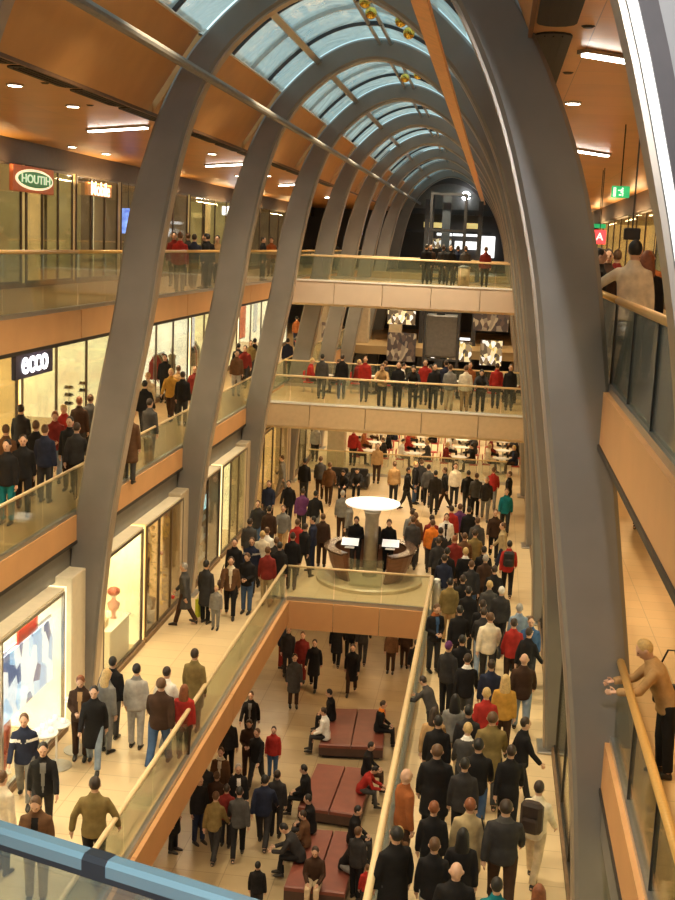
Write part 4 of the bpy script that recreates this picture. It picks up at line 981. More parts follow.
for y in range(12, 80, 9):
    area('gallery_ceiling_light', (-10.5, y, Z3-.66), 1.6, .25, 130, (1, .75, .42)); area('gallery_ceiling_light', (4.5, y, Z3-.66), 1.6, .25, 85, (1, .60, .24))
    area('top_gallery_light', (-10.5, y, ZC-.06), 1.4, .16, 90, (1, .78, .46)); area('top_gallery_light', (3.2, y, ZC-.06), 1.4, .16, 90, (1, .72, .40))
    # unseen soft uplights added at the shop headers to brighten the wooden ceilings
    area('added_ceiling_uplight', (XF3+.35, y, 11.9), .12, 4, 60, (1, .70, .34), (R(180), R(-25), 0)); area('added_ceiling_uplight', (5.1, y, 11.9), .12, 4, 62, (1, .68, .32), (R(180), R(25), 0))
for y in (20, 33, 46, 60):
    pass
# a few lamps inside the ground floor shop windows spilling onto the promenade
area('shop_window_light', (XF1-.5, 17, 2.95), 1, 10, 620, (1, .88, .62)); area('shop_window_light', (XF1-.5, 27, 2.95), .8, 3, 120, (1, .85, .55))
area('bridge_underlight', (-3.3, YBR2+3, Z2-.92), 6, .3, 220, WARM); area('bridge_underlight', (-3.3, YBR1+3, Z3-1.0), 6, .3, 200, WARM)
area('far_hall_light', (-3.3, 62, Z2-.7), 6, .3, 260, WARM)
area('far_hall_light', (-3.3, 62, Z3-.7), 6, .3, 120, WARM)
spot('added_rib_spot', (.5, .6, 12.6), 1350, (.93, .96, 1), 95, .06, tgt=(1.2, 11, 11.5))  # cool spot added out of view to brighten the right-hand ribs
# small fill lamp at the camera, added to brighten near rib and parapet
fl = bpy.data.lights.new('added_camera_fill', 'AREA'); fl.size = .06; fl.energy = 26; fl.color = (.86, .93, 1)
fo = bpy.data.objects.new('added_camera_fill', fl); COL.objects.link(fo); fo.matrix_world = Matrix.Translation(CU*.08-FWD*.05) @ camo.matrix_world
# dusk sky over the roof, softly cloudy
w = bpy.data.worlds.new('dusk_sky'); SC.world = w; w.use_nodes = True
nt = w.node_tree; bg = nt.nodes['Background']
tc = nt.nodes.new('ShaderNodeTexCoord'); no = nt.nodes.new('ShaderNodeTexNoise'); no.inputs['Scale'].default_value = 3.2; no.inputs['Detail'].default_value = 6
cr = nt.nodes.new('ShaderNodeValToRGB'); cr.color_ramp.elements[0].position = .36; cr.color_ramp.elements[0].color = (.22, .36, .38, 1)
cr.color_ramp.elements[1].position = .68; cr.color_ramp.elements[1].color = (.62, .78, .80, 1)
nt.links.new(tc.outputs['Generated'], no.inputs['Vector']); nt.links.new(no.outputs['Fac'], cr.inputs['Fac']); nt.links.new(cr.outputs['Color'], bg.inputs['Color'])
bg.inputs['Strength'].default_value = 1.9
SC.view_settings.view_transform = 'Standard'
SC.view_settings.look = 'None'
SC.view_settings.exposure = 0.0
SC.cycles.max_bounces = 6; SC.cycles.transparent_max_bounces = 24
SC.cycles.sample_clamp_indirect = 4.0
# ================================================================== PEOPLE
def rotx(p, piv, a):
    """lean forward (towards -Y) by a about the x axis through piv"""
    y, z = p.y-piv.y, p.z-piv.z; c, s = math.cos(a), math.sin(a)
    return Vector((p.x, piv.y+y*c-z*s, piv.z+y*s+z*c))
def skeleton(lean=0, head=0, lt=0, lk=0, rt_=0, rk=0, la=(0, 10, 12, 0), ra=(0, 10, 12, 0), sit=False):
    """angles in degrees; each arm = (swing forward, away from the body, elbow bend, forearm turned inward)"""
    J = {}; hip = Vector((0, 0, .92)); ln = R(lean)
    for s, t, k, n in ((1, lt, lk, 'L'), (-1, rt_, rk, 'R')):
        h = Vector((s*.095, 0, .90)); a = R(t); b = R(t-k)
        kn = h+Vector((s*.01, -math.sin(a), -math.cos(a)))*.43
        an = kn+Vector((0, -math.sin(b), -math.cos(b)))*.40
        J['hip'+n], J['knee'+n], J['ank'+n], J['toe'+n] = h, kn, an, b
    for s, ar, n in ((1, la, 'L'), (-1, ra, 'R')):
        sw, ab, el, inn = (R(q) for q in ar)
        sh = rotx(Vector((s*.172, 0, 1.385)), hip, ln)
        e = sh+Vector((s*math.sin(ab), -math.sin(sw)*math.cos(ab), -math.cos(sw)*math.cos(ab)))*.295
        f = sw+el
        d = Vector((-s*math.sin(inn)+s*math.sin(ab)*.35*(1 if inn <= 0 else 0), -math.sin(f)*math.cos(inn), -math.cos(f)*math.cos(inn))).normalized()
        J['sh'+n], J['elb'+n], J['wri'+n], J['hdir'+n] = sh, e, e+d*.25, d
    J['hip'], J['lean'], J['head'] = hip, ln, ln+R(head)
    low = min(J['ankL'].z, J['ankR'].z)
    J['dz'] = .085-low
    return J
def remesh(mb, name, vox, smooth=2):
    me = mb.mesh('tmp', [])
    o = bpy.data.objects.new('tmp', me); COL.objects.link(o)
    md = o.modifiers.new('r', 'REMESH'); md.mode = 'VOXEL'; md.voxel_size = vox; md.use_smooth_shade = True
    if smooth:
        sm = o.modifiers.new('s', 'SMOOTH'); sm.iterations = smooth; sm.factor = .5
    dg = bpy.context.evaluated_depsgraph_get(); dg.update()
    r = bpy.data.meshes.new_from_object(o.evaluated_get(dg)); r.name = name; r.materials.clear()
    bpy.data.objects.remove(o); bpy.data.meshes.remove(me)
    r.polygons.foreach_set('use_smooth', [True]*len(r.polygons))
    return r
def ring(c, rx, ry, n=14, ang=0.0):
    return [c+Vector((rx*math.cos(2*math.pi*k/n), ry*math.sin(2*math.pi*k/n)*math.cos(ang), ry*math.sin(2*math.pi*k/n)*math.sin(ang))) for k in range(n)]
def torso_loft(mb, J, prof, ymul=1):
    rings = []
    for z, rx, ry, yo in prof:
        c = Vector((0, yo, z))
        if z > J['hip'].z: c = rotx(c, J['hip'], J['lean']); a = J['lean']
        else: a = 0
        rings.append(ring(c, rx, ry, 16, a))
    mb.loft(rings)
BODY = [(.80, .10, .08, 0), (.86, .150, .105, 0), (.95, .160, .115, .005), (1.06, .138, .098, 0), (1.2, .148, .105, 0), (1.33, .164, .112, .005), (1.38, .14, .095, .01), (1.43, .09, .07, .012), (1.48, .055, .058, .012), (1.54, .054, .056, .005), (1.60, .052, .055, 0)]
JACK = [(.80, .165, .125, 0), (.83, .190, .148, 0), (.95, .186, .145, .004), (1.06, .172, .130, 0), (1.2, .183, .138, 0), (1.33, .196, .142, .005), (1.39, .178, .126, .01), (1.44, .125, .10, .012), (1.48, .085, .084, .012), (1.52, .078, .080, .006), (1.525, .06, .06, .006)]
COAT = [(.50, .18, .15, 0), (.53, .215, .178, 0), (.70, .205, .165, 0)] + JACK[2:]
def make_pose(key, coatable=True, **kw):
    J = skeleton(**kw); dz = Vector((0, 0, J['dz'])); hd = J['head']
    neck = rotx(Vector((0, .008, 1.52)), J['hip'], J['lean'])
    def H(x, y, z):                                          # head space (origin at head centre) -> body space
        p = Vector((x, y, z+.115)); c, s = math.cos(hd), math.sin(hd)
        return neck+Vector((p.x, p.y*c-p.z*s, p.y*s+p.z*c))*1.06
    rot = Matrix.Rotation(hd, 3, 'X')
    out = {}
    # --- body: one continuous surface
    mb = MB(); torso_loft(mb, J, BODY)
    for n, s in (('L', 1), ('R', -1)):
        h, k, a, b = J['hip'+n], J['knee'+n], J['ank'+n], J['toe'+n]
        mb.tube([h+Vector((0, 0, .03)), h.lerp(k, .5), k, k.lerp(a, .35)+Vector((0, .012, 0)), a], [.085, .072, .055, .054, .036], 10)
        mb.ball(a+Vector((0, -.05, -.045)), (.04, .115, .04), 10, 8)
        sh, e, w, d = J['sh'+n], J['elb'+n], J['wri'+n], J['hdir'+n]
        mb.tube([sh+Vector((-s*.04, 0, -.012)), sh+Vector((0, 0, -.014)), sh.lerp(e, .5), e, e.lerp(w, .4), w], [.034, .042, .046, .040, .038, .026], 10)
        # palm, four fingers, thumb
        side = Vector((s, 0, 0)).cross(d); 
        if side.length < .3: side = Vector((0, 0, 1))
        side.normalize(); nrm = d.cross(side).normalized(); pal = w+d*.05
        mb.tube([w, w+d*.035, w+d*.075, w+d*.09], [(.024, .018), (.036, .017), (.040, .016), (.036, .014)], 8)
        curl = nrm*(1 if nrm.x*s < 0 else -1)
        for q, L_ in ((-1.5, .062), (-.5, .074), (.5, .078), (1.5, .068)):
            b0 = w+d*.085+side*q*.0215; mid = b0+d*L_*.55+curl*.012; tip = b0+d*L_*.9+curl*.034
            mb.tube([b0-d*.01, mid, tip], [.0105, .0095, .008], 6)
        b0 = w+d*.03+side*(-.03 if side.y > 0 else .03)
        ts = -1 if side.y > 0 else 1
        mb.tube([b0, b0+side*ts*.028+d*.03+curl*.008, b0+side*ts*.036+d*.062+curl*.018], [.013, .011, .009], 6)
    mb.ball(H(0, 0, 0), (.076, .094, .118), 18, 14, rot=rot)
    mb.ball(H(0, -.028, -.07), (.050, .058, .050), 12, 8, rot=rot)          # jaw
    mb.tube([H(0, -.085, .022), H(0, -.108, -.018), H(0, -.088, -.03)], [.009, .014, .012], 6)   # nose
    mb.ball(H(0, -.087, -.056), (.024, .010, .010), 8, 6, rot=rot)          # mouth
    for s in (-1, 1):
        mb.ball(H(s*.078, .012, -.005), (.014, .022, .032), 8, 6, rot=rot)  # ears
        mb.ball(H(s*.032, -.082, .034), (.026, .012, .008), 8, 6, rot=rot)  # brow
    me = remesh(mb, 'person_'+key, .0115, 1)
    me.transform(Matrix.Translation(dz))
    eyes = [H(s*.031, -.086, .008)+dz for s in (-1, 1)]; mouth = H(0, -.092, -.057)+dz
    mi = [0]*len(me.polygons)
    for i, p in enumerate(me.polygons):
        c = p.center
        if c.z > 1.3 or J['lean'] > .4 or True:
            if (c-eyes[0]).length < .0125 or (c-eyes[1]).length < .0125: mi[i] = 1
            elif abs((c-mouth).x) < .024 and (c-mouth).length < .027 and abs((c-mouth).z) < .010: mi[i] = 2
    me.materials.append(None); me.materials.append(EYEM); me.materials.append(LIP)
    me.polygons.foreach_set('material_index', mi); out['body'] = me
    # --- jacket and coat
    for nm, prof in (('jacket', JACK), ('coat', COAT)):
        if nm == 'coat' and not coatable: out['coat'] = out['jacket']; continue
        mb = MB(); torso_loft(mb, J, prof)
        for n, s in (('L', 1), ('R', -1)):
            sh, e, w, d = J['sh'+n], J['elb'+n], J['wri'+n], J['hdir'+n]
            mb.tube([sh+Vector((-s*.05, 0, -.004)), sh+Vector((-s*.008, 0, -.002)), sh.lerp(e, .5), e, e.lerp(w, .5), w-d*.005, w+d*.012], [.058, .064, .063, .058, .054, .050, .046], 12)
        me = remesh(mb, nm+'_'+key, .02, 2); mi = [0]*len(me.polygons)
        inv = lambda c: rotx(c, J['hip'], -J['lean']) if c.z > J['hip'].z-.3 and J['lean'] else c
        for i, p in enumerate(me.polygons):
            c = inv(p.center)
            if c.z > 1.445 and abs(c.x) < .13: mi[i] = 2
            elif c.z < 1.43 and abs(c.x) < .016+.04*max(0, (c.z-.95)/.5) and c.y < -.07 and c.z > .9: mi[i] = 1
            elif 1.25 < c.z < 1.31 and abs(c.x) < .25: mi[i] = 3
        me.transform(Matrix.Translation(dz))
        for _ in range(4): me.materials.append(None)
        me.polygons.foreach_set('material_index', mi); out[nm] = me
    # --- trousers
    mb = MB(); torso_loft(mb, J, [(.80, .13, .10, 0), (.86, .168, .125, 0), (.95, .172, .128, .004), (1.02, .150, .112, 0)])
    for n, s in (('L', 1), ('R', -1)):
        h, k, a = J['hip'+n], J['knee'+n], J['ank'+n]
        mb.tube([h+Vector((0, 0, .03)), h.lerp(k, .35), k, k.lerp(a, .5), a+(k-a).normalized()*.01], [.100, .092, .074, .066, .064], 12)
    me = remesh(mb, 'trousers_'+key, .02, 2); me.transform(Matrix.Translation(dz)); me.materials.append(None); out['trousers'] = me
    # --- shoes
    for n in 'LR':
        a = J['ank'+n]; b = J['toe'+n] if abs(J['toe'+n]) > .3 and not kw.get('sit') else 0
        mb = MB(); 
        sh = [(.055, .030, .03), (.03, .040, .055), (-.04, .046, .05), (-.12, .048, .034), (-.17, .036, .026), (-.19, .015, .018)]
        rings = [[a+Vector((w*math.cos(2*math.pi*k/12), y, -.082+h+h*math.sin(2*math.pi*k/12))) for k in range(12)] for y, w, h in sh]
        mb.loft(rings)
        me = mb.mesh('shoe_'+key, [], True)
        if b: 
            T = Matrix.Translation(a) @ Matrix.Rotation(b*.7, 4, 'X') @ Matrix.Translation(-a); me.transform(T)
        me.transform(Matrix.Translation(dz)); me.materials.append(None); out['shoe'+n] = me
    # --- hair: short cap, long hair, knitted hat
    def hairmesh(long):
        mb = MB(); mb.ball(H(0, .022, .024), (.086, .094, .112), 18, 14, rot=rot)
        if long:
            rings = []
            for z, rx, ry, y in ((.05, .09, .07, .03), (-.03, .098, .065, .045), (-.10, .105, .055, .055), (-.18, .11, .05, .06), (-.25, .09, .04, .065), (-.28, .05, .02, .065)):
                rings.append([H(rx*math.cos(2*math.pi*k/14), y+ry*math.sin(2*math.pi*k/14), z) for k in range(14)])
            mb.loft(rings)
        me = remesh(mb, 'hair_'+key, .014, 1); me.transform(Matrix.Translation(dz)); me.materials.append(None); return me
    out['short'] = hairmesh(False); out['long'] = hairmesh(True); out['dz'] = J['dz']
    tops = [v.co.z for v in out['short'].vertices]; out['top'] = max(tops)
    iT = tops.index(out['top']); out['topxy'] = H(0, .02, .13)+dz
    out['J'] = J
    return out
EYEM = mat('dark_eye', (.03, .02, .015), .2); LIP = mat('lip', (.45, .17, .13), .5)
SKIN = [mat('skin_light', (.62, .38, .26), .5, var=.04), mat('skin_warm', (.52, .30, .19), .5, var=.04), mat('skin_tan', (.40, .22, .13), .5, var=.04)]
HAIRC = {'black': (.012, .010, .009), 'dark brown': (.035, .02, .012), 'brown': (.11, .055, .025), 'blonde': (.55, .38, .16), 'grey': (.35, .33, .30), 'red': (.22, .07, .025), 'white': (.65, .62, .56)}
HAIR = {k: mat('hair_'+k.replace(' ', '_'), c, .55, var=.2, scale=30) for k, c in HAIRC.items()}
CLOTH = {'black': (.014, .013, .014), 'charcoal': (.035, .033, .034), 'dark grey': (.065, .062, .06), 'grey': (.20, .195, .185), 'light grey': (.42, .40, .37), 'navy': (.02, .025, .05), 'blue': (.05, .11, .24), 'teal': (.01, .16, .19),
         'dark brown': (.05, .026, .016), 'brown': (.13, .065, .032), 'rust': (.30, .095, .03), 'tan': (.42, .26, .12), 'olive': (.20, .145, .055), 'khaki': (.40, .31, .17), 'beige': (.55, .43, .28), 'cream': (.70, .61, .46), 'white': (.80, .78, .73),
         'red': (.36, .028, .022), 'dark red': (.20, .025, .02), 'orange': (.72, .20, .025), 'mustard': (.48, .26, .05), 'purple': (.13, .04, .13), 'blue jeans': (.055, .10, .20), 'pale jeans': (.22, .28, .36), 'yellow green': (.55, .62, .04), 'violet': (.12, .10, .4)}
FAB = {k: mat('fabric_'+k.replace(' ', '_'), c, .85, var=.18, scale=9, bump=.15, spec=.2) for k, c in CLOTH.items()}
SHOEM = mat('dark_shoe_leather', (.02, .016, .013), .4)
POSE = {
    'stand': make_pose('stand', la=(2, 9, 12, 0), ra=(-3, 9, 10, 0), lt=2, rt_=-2, rk=1, head=5),
    'look': make_pose('look', la=(0, 8, 70, 35), ra=(0, 8, 70, 35), lt=1, rt_=-2, head=28),
    'walk': make_pose('walk', lean=4, lt=18, lk=4, rt_=-13, rk=18, la=(-18, 9, 12, 0), ra=(20, 9, 22, 0), head=4),
    'walkb': make_pose('walkb', lean=4, lt=-13, lk=18, rt_=18, rk=4, la=(20, 9, 22, 0), ra=(-18, 9, 12, 0), head=6),
    'carry': make_pose('carry', lt=12, lk=3, rt_=-9, rk=12, la=(5, 12, 85, 15), ra=(-6, 9, 12, 0), head=4),
    'wide': make_pose('wide', lean=3, lt=14, lk=4, rt_=-10, rk=14, la=(-8, 24, 14, 0), ra=(10, 24, 14, 0), head=5),
    'lean': make_pose('lean', lean=26, lt=-4, lk=0, rt_=4, rk=8, la=(38, 14, 42, 12), ra=(38, 14, 42, 12), head=10),
    'reach': make_pose('reach', lean=8, lt=2, rt_=-4, rk=3, la=(14, 52, 12, -8), ra=(-4, 10, 12, 0), head=2),
    'sit': make_pose('sit', coatable=False, sit=True, lean=8, lt=84, lk=84, rt_=84, rk=80, la=(12, 8, 48, 22), ra=(8, 8, 52, 22), head=10),
    'slump': make_pose('slump', coatable=False, sit=True, lean=32, lt=86, lk=90, rt_=82, rk=74, la=(30, 10, 46, 20), ra=(26, 10, 50, 20), head=14),
}
SEAT_TOP = .90+.085-.90+.0
ALL = []
def person(x, y, z, rz, pose='stand', jc='black', tc='charcoal', hair='dark brown', coat=False, long=False, bald=False, hat=None, h=1.74, skin=0, front=None, collar=None, band=None, zone='', act=None, note=None, wide=1.0):
    PZ = POSE[pose]
    o = bpy.data.objects.new('person', PZ['body']); COL.objects.link(o)
    s = h/1.755
    o.location = (x, y, z); o.rotation_euler = (0, 0, rz); o.scale = (s*wide, s*wide, s)
    def setm(q, ms):
        for sl, m_ in zip(q.material_slots, ms):
            if m_ is not None: sl.link = 'OBJECT'; sl.material = m_
    setm(o, [SKIN[skin]])
    def kid(n, me, ms):
        c = bpy.data.objects.new(n, me); COL.objects.link(c); c.parent = o; setm(c, ms); return c
    J = FAB[jc]
    kid('coat' if coat else 'jacket', PZ['coat' if coat else 'jacket'], [J, FAB[front] if front else J, FAB[collar] if collar else J, FAB[band] if band else J])
    kid('trousers', PZ['trousers'], [FAB[tc]])
    kid('shoe', PZ['shoeL'], [SHOEM]); kid('shoe', PZ['shoeR'], [SHOEM])
    if hat: kid('knitted_hat', PZ['short'], [FAB[hat]])
    elif not bald: kid('hair', PZ['long' if long else 'short'], [HAIR[hair]])
    o['category'] = 'person'
    ALL.append(dict(o=o, jc=jc, tc=tc, hair=hair, coat=coat, long=long, bald=bald, hat=hat, zone=zone, act=act, note=note, pose=pose, front=front, collar=collar, h=h, p=Vector((x, y, z)), rz=rz))
    return o
T, A, LF, RG = 0.0, math.pi, R(-90), R(90)      # facing: towards camera, away, towards image left (-X), towards image right (+X)
def P(u, v, fl, rz, pose='stand', jc='black', tc='charcoal', hair='dark brown', h=1.74, foot=False, **kw):
    """(u, v): where the crown of the head (or the feet) shows in the photograph; the figure is stood on its floor there"""
    top = POSE[pose]['top']*h/1.755
    if foot: q = at_z(u, v, fl)
    else:
        q = at_z(u, v, fl+top)
        off = POSE[pose]['topxy']; c, s = math.cos(rz), math.sin(rz); k = h/1.755
        q = Vector((q.x-(off.x*c-off.y*s)*k, q.y-(off.x*s+off.y*c)*k, fl))
    return person(q.x, q.y, fl, rz, pose, jc, tc, hair, h=h, **kw)
SEATED = []
def sitter(u, v, rz, z_seat, **kw):
    """seated figure, (u, v) = crown of the head"""
    bn = kw.pop('bn', None); yf = kw.pop('yf', None); pose = kw.pop('pose', 'sit'); h = kw.pop('h', 1.74); k = h/1.755
    fl = z_seat-.385*k; top = POSE[pose]['top']*k
    q = at_z(u, v, fl+top); off = POSE[pose]['topxy']; c, s = math.cos(rz), math.sin(rz)
    q = Vector((q.x-(off.x*c-off.y*s)*k, q.y-(off.x*s+off.y*c)*k, fl))
    if bn is not None:                                       # hips just inside the bench edge they face
        bl, br, fr, fl_ = BENCHES[bn]; q.y = min(max(q.y, fl_.y+.3), bl.y-.25) if yf is None else fl_.y+(bl.y-fl_.y)*yf; f = (q.y-fl_.y)/(bl.y-fl_.y)
        if abs(rz-LF) < .1: q.x = fl_.lerp(bl, f).x+.16
        elif abs(rz-RG) < .6: q.x = fr.lerp(br, f).x-.16
        else: q.y = fl_.y+.16; q.x = max(fl_.x+.66, min(fr.x-.4, q.x))
    if bn is not None:
        for pb, pq in SEATED*3:
            if yf is None and pb == bn and (pq.xy-q.xy).length < .56:
                st = .57 if abs(q.y+.57-(fl_.y+bl.y)/2) < abs(q.y-.57-(fl_.y+bl.y)/2) else -.57
                if abs(rz-LF) < .1 or abs(rz-RG) < .6: q.y = pq.y+st
                else: q.x = pq.x+.57
        SEATED.append((bn, q.copy()))
    return person(q.x, q.y, fl, rz, pose, h=h, **kw)

# ---- ground floor, left promenade
zL = 'on the left promenade'
P(24, 713, 0, R(15), 'walk', 'navy', 'grey', 'brown', band='white', zone=zL, note='with a white chest stripe')
P(43, 742, 0, R(20), 'walkb', 'black', 'charcoal', 'black', front='grey', zone=zL, note='open over a grey shirt')
P(2, 770, 0, R(160), 'stand', 'cream', 'dark grey', 'brown', zone=zL)
P(35, 797, 0, R(10), 'look', 'brown', 'khaki', 'brown', front='black', zone=zL, note='head bowed, by the parapet', h=1.76, wide=1.08)
P(95, 776, 0, A+R(8), 'wide', 'olive', 'black', 'dark brown', zone=zL, h=1.78, wide=1.08)
P(81, 677, 0, R(10), 'look', 'dark brown', 'dark brown', 'red', coat=False, front='tan', zone=zL)
P(93, 684, 0, R(12), 'walk', 'black', 'pale jeans', 'black', coat=True, zone=zL)
P(107, 668, 0, R(150), 'stand', 'grey', 'grey', 'blonde', long=True, zone=zL)
P(113, 656, 0, R(170), 'stand', 'black', 'dark grey', 'black', zone=zL)
P(137, 663, 0, A, 'stand', 'light grey', 'light grey', 'black', collar='grey', zone=zL, note='with a hood', h=1.78)
P(167, 666, 0, A-R(15), 'walk', 'white', 'grey', 'dark brown', zone=zL)
P(162, 677, 0, A, 'walkb', 'dark brown', 'blue jeans', 'brown', zone=zL, h=1.82, wide=1.14, coat=False)
P(195, 648, 0, A-R(10), 'stand', 'olive', 'dark brown', 'dark brown', coat=True, zone=zL, h=1.8)
P(184, 684, 0, A, 'stand', 'red', 'dark brown', 'red', long=True, zone=zL, h=1.55)
P(186, 562, 0, LF, 'walk', 'dark grey', 'dark brown', 'grey', coat=True, zone='by the golden shop window')
P(206, 561, 0, A-R(20), 'stand', 'charcoal', 'black', 'black', coat=True, zone='by the golden shop window')
P(215, 584, 0, T, 'stand', 'grey', 'grey', 'blonde', h=1.2, zone='by the golden shop window', note='a child')
P(232, 556, 0, R(10), 'walk', 'brown', 'black', 'dark brown', long=True, front='cream', collar='cream', zone=zL, note='with a cream scarf')
P(246, 553, 0, R(-10), 'look', 'black', 'blue jeans', 'brown', zone=zL)
P(235, 538, 0, T, 'stand', 'black', 'charcoal', 'dark brown', zone=zL)
P(252, 537, 0, T, 'walk', 'navy', 'charcoal', 'brown', band='light grey', zone=zL, note='with a pale chest band')
zM = 'left of the round desk'
for d in [(250, 518, A, 'stand', 'dark grey', 'charcoal', 'dark brown'), (266, 528, A, 'walk', 'white', 'blue jeans', 'brown'), (268, 546, A, 'stand', 'dark red', 'khaki', 'brown'), (280, 541, A, 'walkb', 'black', 'charcoal', 'black'),
          (282, 505, T, 'walk', 'grey', 'tan', 'brown'), (293, 532, A, 'stand', 'black', 'dark brown', 'dark brown'), (277, 537, A, 'walk', 'charcoal', 'blue jeans', 'brown'), (300, 518, A, 'walk', 'red', 'charcoal', 'brown'),
          (306, 523, A-R(30), 'walkb', 'black', 'charcoal', 'dark brown'), (325, 518, LF, 'stand', 'navy', 'navy', 'black'), (339, 517, A, 'stand', 'dark brown', 'dark brown', 'brown'), (343, 490, A, 'stand', 'grey', 'dark brown', 'grey'),
          (315, 490, A, 'walk', 'black', 'grey', 'black'), (304, 488, A, 'walk', 'purple', 'charcoal', 'dark brown'), (289, 480, T, 'walk', 'black', 'black', 'black'), (269, 480, T, 'walkb', 'navy', 'charcoal', 'brown'),
          (264, 529, A, 'stand', 'cream', 'charcoal', 'blonde'), (258, 500, T, 'walk', 'charcoal', 'blue jeans', 'brown'), (271, 505, A, 'stand', 'dark brown', 'charcoal', 'black')]:
    P(*d[:2], 0, *d[2:], zone=zM)
zB = 'behind the round desk'
for d in [(360, 511, T, 'look', 'black', 'charcoal', 'dark brown'), (377, 513, T, 'stand', 'charcoal', 'black', 'black'), (386, 516, T, 'look', 'black', 'black', 'brown'), (402, 518, A, 'stand', 'dark grey', 'charcoal', 'brown'),
          (413, 509, A, 'walk', 'grey', 'charcoal', 'dark brown'), (418, 512, A, 'stand', 'brown', 'dark grey', 'brown'), (350, 500, LF, 'stand', 'grey', 'charcoal', 'grey')]:
    P(*d[:2], 0, *d[2:], zone=zB if abs(d[0]-373) > 16 else 'inside the round desk')
# row by the far balustrade and sofas
zF = 'beyond the round desk'
for d in [(276, 420, T, 'stand', 'dark red', 'black', 'dark brown'), (284, 428, T, 'stand', 'mustard', 'charcoal', 'brown'), (271, 436, A, 'stand', 'dark red', 'black', 'black'), (282, 455, LF, 'walk', 'grey', 'grey', 'brown'),
          (305, 458, A, 'stand', 'black', 'charcoal', 'black'), (321, 456, A, 'stand', 'dark grey', 'dark brown', 'brown'), (330, 462, A, 'walk', 'brown', 'dark brown', 'brown'), (313, 424, T, 'stand', 'light grey', 'charcoal', 'black'),
          (354, 428, T, 'stand', 'red', 'charcoal', 'brown'), (378, 443, T, 'stand', 'tan', 'dark brown', 'brown'), (395, 461, A, 'stand', 'tan', 'charcoal', 'brown'), (409, 467, RG, 'walk', 'black', 'charcoal', 'black'),
          (422, 459, A, 'stand', 'charcoal', 'black', 'brown'), (429, 464, A, 'walk', 'dark grey', 'charcoal', 'dark brown'), (445, 467, LF, 'walk', 'black', 'dark brown', 'brown'), (469, 470, A, 'stand', 'black', 'charcoal', 'black'),
          (478, 473, A, 'stand', 'dark grey', 'black', 'brown'), (494, 467, A, 'walk', 'red', 'grey', 'brown'), (510, 471, LF, 'stand', 'black', 'charcoal', 'brown'), (507, 488, T, 'walk', 'teal', 'charcoal', 'brown'),
          (416, 461, RG, 'stand', 'black', 'blue jeans', 'blonde'), (436, 470, A, 'stand', 'charcoal', 'charcoal', 'black'), (456, 463, T, 'stand', 'cream', 'charcoal', 'black'), (486, 476, T, 'walk', 'charcoal', 'grey', 'grey')]:
    P(*d[:2], 0, *d[2:], zone=zF)
for u, v, c in ((343, 470, 'black'), (357, 468, 'charcoal')): sitter(u, v, T, .43, pose='slump', jc=c, tc='black', zone='on a black sofa')
# ---- ground floor, crowd right of the desk and on the right walkway
zC = 'right of the round desk'
for d in [(430, 514, A, 'stand', 'dark red', 'dark brown', 'dark brown'), (433, 519, A, 'stand', 'orange', 'charcoal', 'brown'), (453, 505, A, 'stand', 'red', 'charcoal', 'dark brown'), (460, 504, A, 'walk', 'purple', 'charcoal', 'brown'),
          (469, 506, A, 'stand', 'black', 'black', 'black'), (496, 509, T, 'walk', 'dark brown', 'black', 'brown'), (503, 522, LF, 'walk', 'khaki', 'navy', 'brown'), (443, 536, A, 'walk', 'charcoal', 'black', 'dark brown'), (449, 547, A, 'stand', 'black', 'blue jeans', 'black'),
          (435, 553, A, 'walkb', 'navy', 'pale jeans', 'dark brown'), (463, 533, A, 'walk', 'brown', 'charcoal', 'brown'), (455, 534, A, 'stand', 'dark red', 'charcoal', 'red'), (474, 530, A, 'walk', 'olive', 'charcoal', 'dark brown'), (482, 546, A, 'stand', 'black', 'black', 'black'),
          (486, 554, A, 'walk', 'dark brown', 'dark brown', 'grey'), (510, 540, A, 'walk', 'red', 'black', 'black'), (452, 577, A, 'stand', 'olive', 'tan', 'black'), (462, 575, A, 'walk', 'black', 'charcoal', 'dark brown'), (469, 586, A, 'stand', 'black', 'black', 'black'),
          (490, 580, A, 'walk', 'dark grey', 'charcoal', 'blonde'), (502, 586, A, 'stand', 'charcoal', 'black', 'white'), (481, 602, A, 'stand', 'black', 'charcoal', 'dark brown'), (472, 560, A, 'walkb', 'charcoal', 'blue jeans', 'brown'), (495, 565, A, 'walk', 'black', 'black', 'dark brown'), (478, 517, A, 'stand', 'dark grey', 'charcoal', 'brown'), (441, 527, A, 'stand', 'charcoal', 'charcoal', 'black')]:
    P(*d[:2], 0, *d[2:], zone=zC)
P(447, 513, 0, T, 'walk', 'white', 'charcoal', 'dark brown', front='black', zone=zC, note='open over a black top')
P(467, 547, 0, A, 'walk', 'black', 'charcoal', 'blonde', collar='white', zone=zC, note='with a white hood')
zR = 'on the right walkway'
P(440, 604, 0, R(30), 'look', 'black', 'charcoal', 'brown', collar='rust', front='blue', zone=zR, note='with a rust scarf')
P(421, 675, 0, A+R(60), 'lean', 'dark grey', 'charcoal', 'dark brown', h=1.5, zone=zR, note='leaning on the cream rail')
P(465, 605, 0, A, 'walk', 'black', 'charcoal', 'black', zone=zR)
P(480, 604, 0, A, 'walkb', 'charcoal', 'pale jeans', 'dark brown', zone=zR)
P(498, 613, 0, A, 'walk', 'cream', 'charcoal', 'brown', zone=zR, h=1.8, wide=1.08)
P(511, 616, 0, A, 'stand', 'red', 'dark brown', 'dark brown', zone=zR)
P(520, 603, 0, A, 'stand', 'pale jeans', 'charcoal', 'grey', zone=zR)
P(528, 617, 0, T, 'walk', 'blue', 'charcoal', 'brown', zone=zR)
P(530, 627, 0, R(140), 'walk', 'black', 'charcoal', 'dark brown', zone=zR)
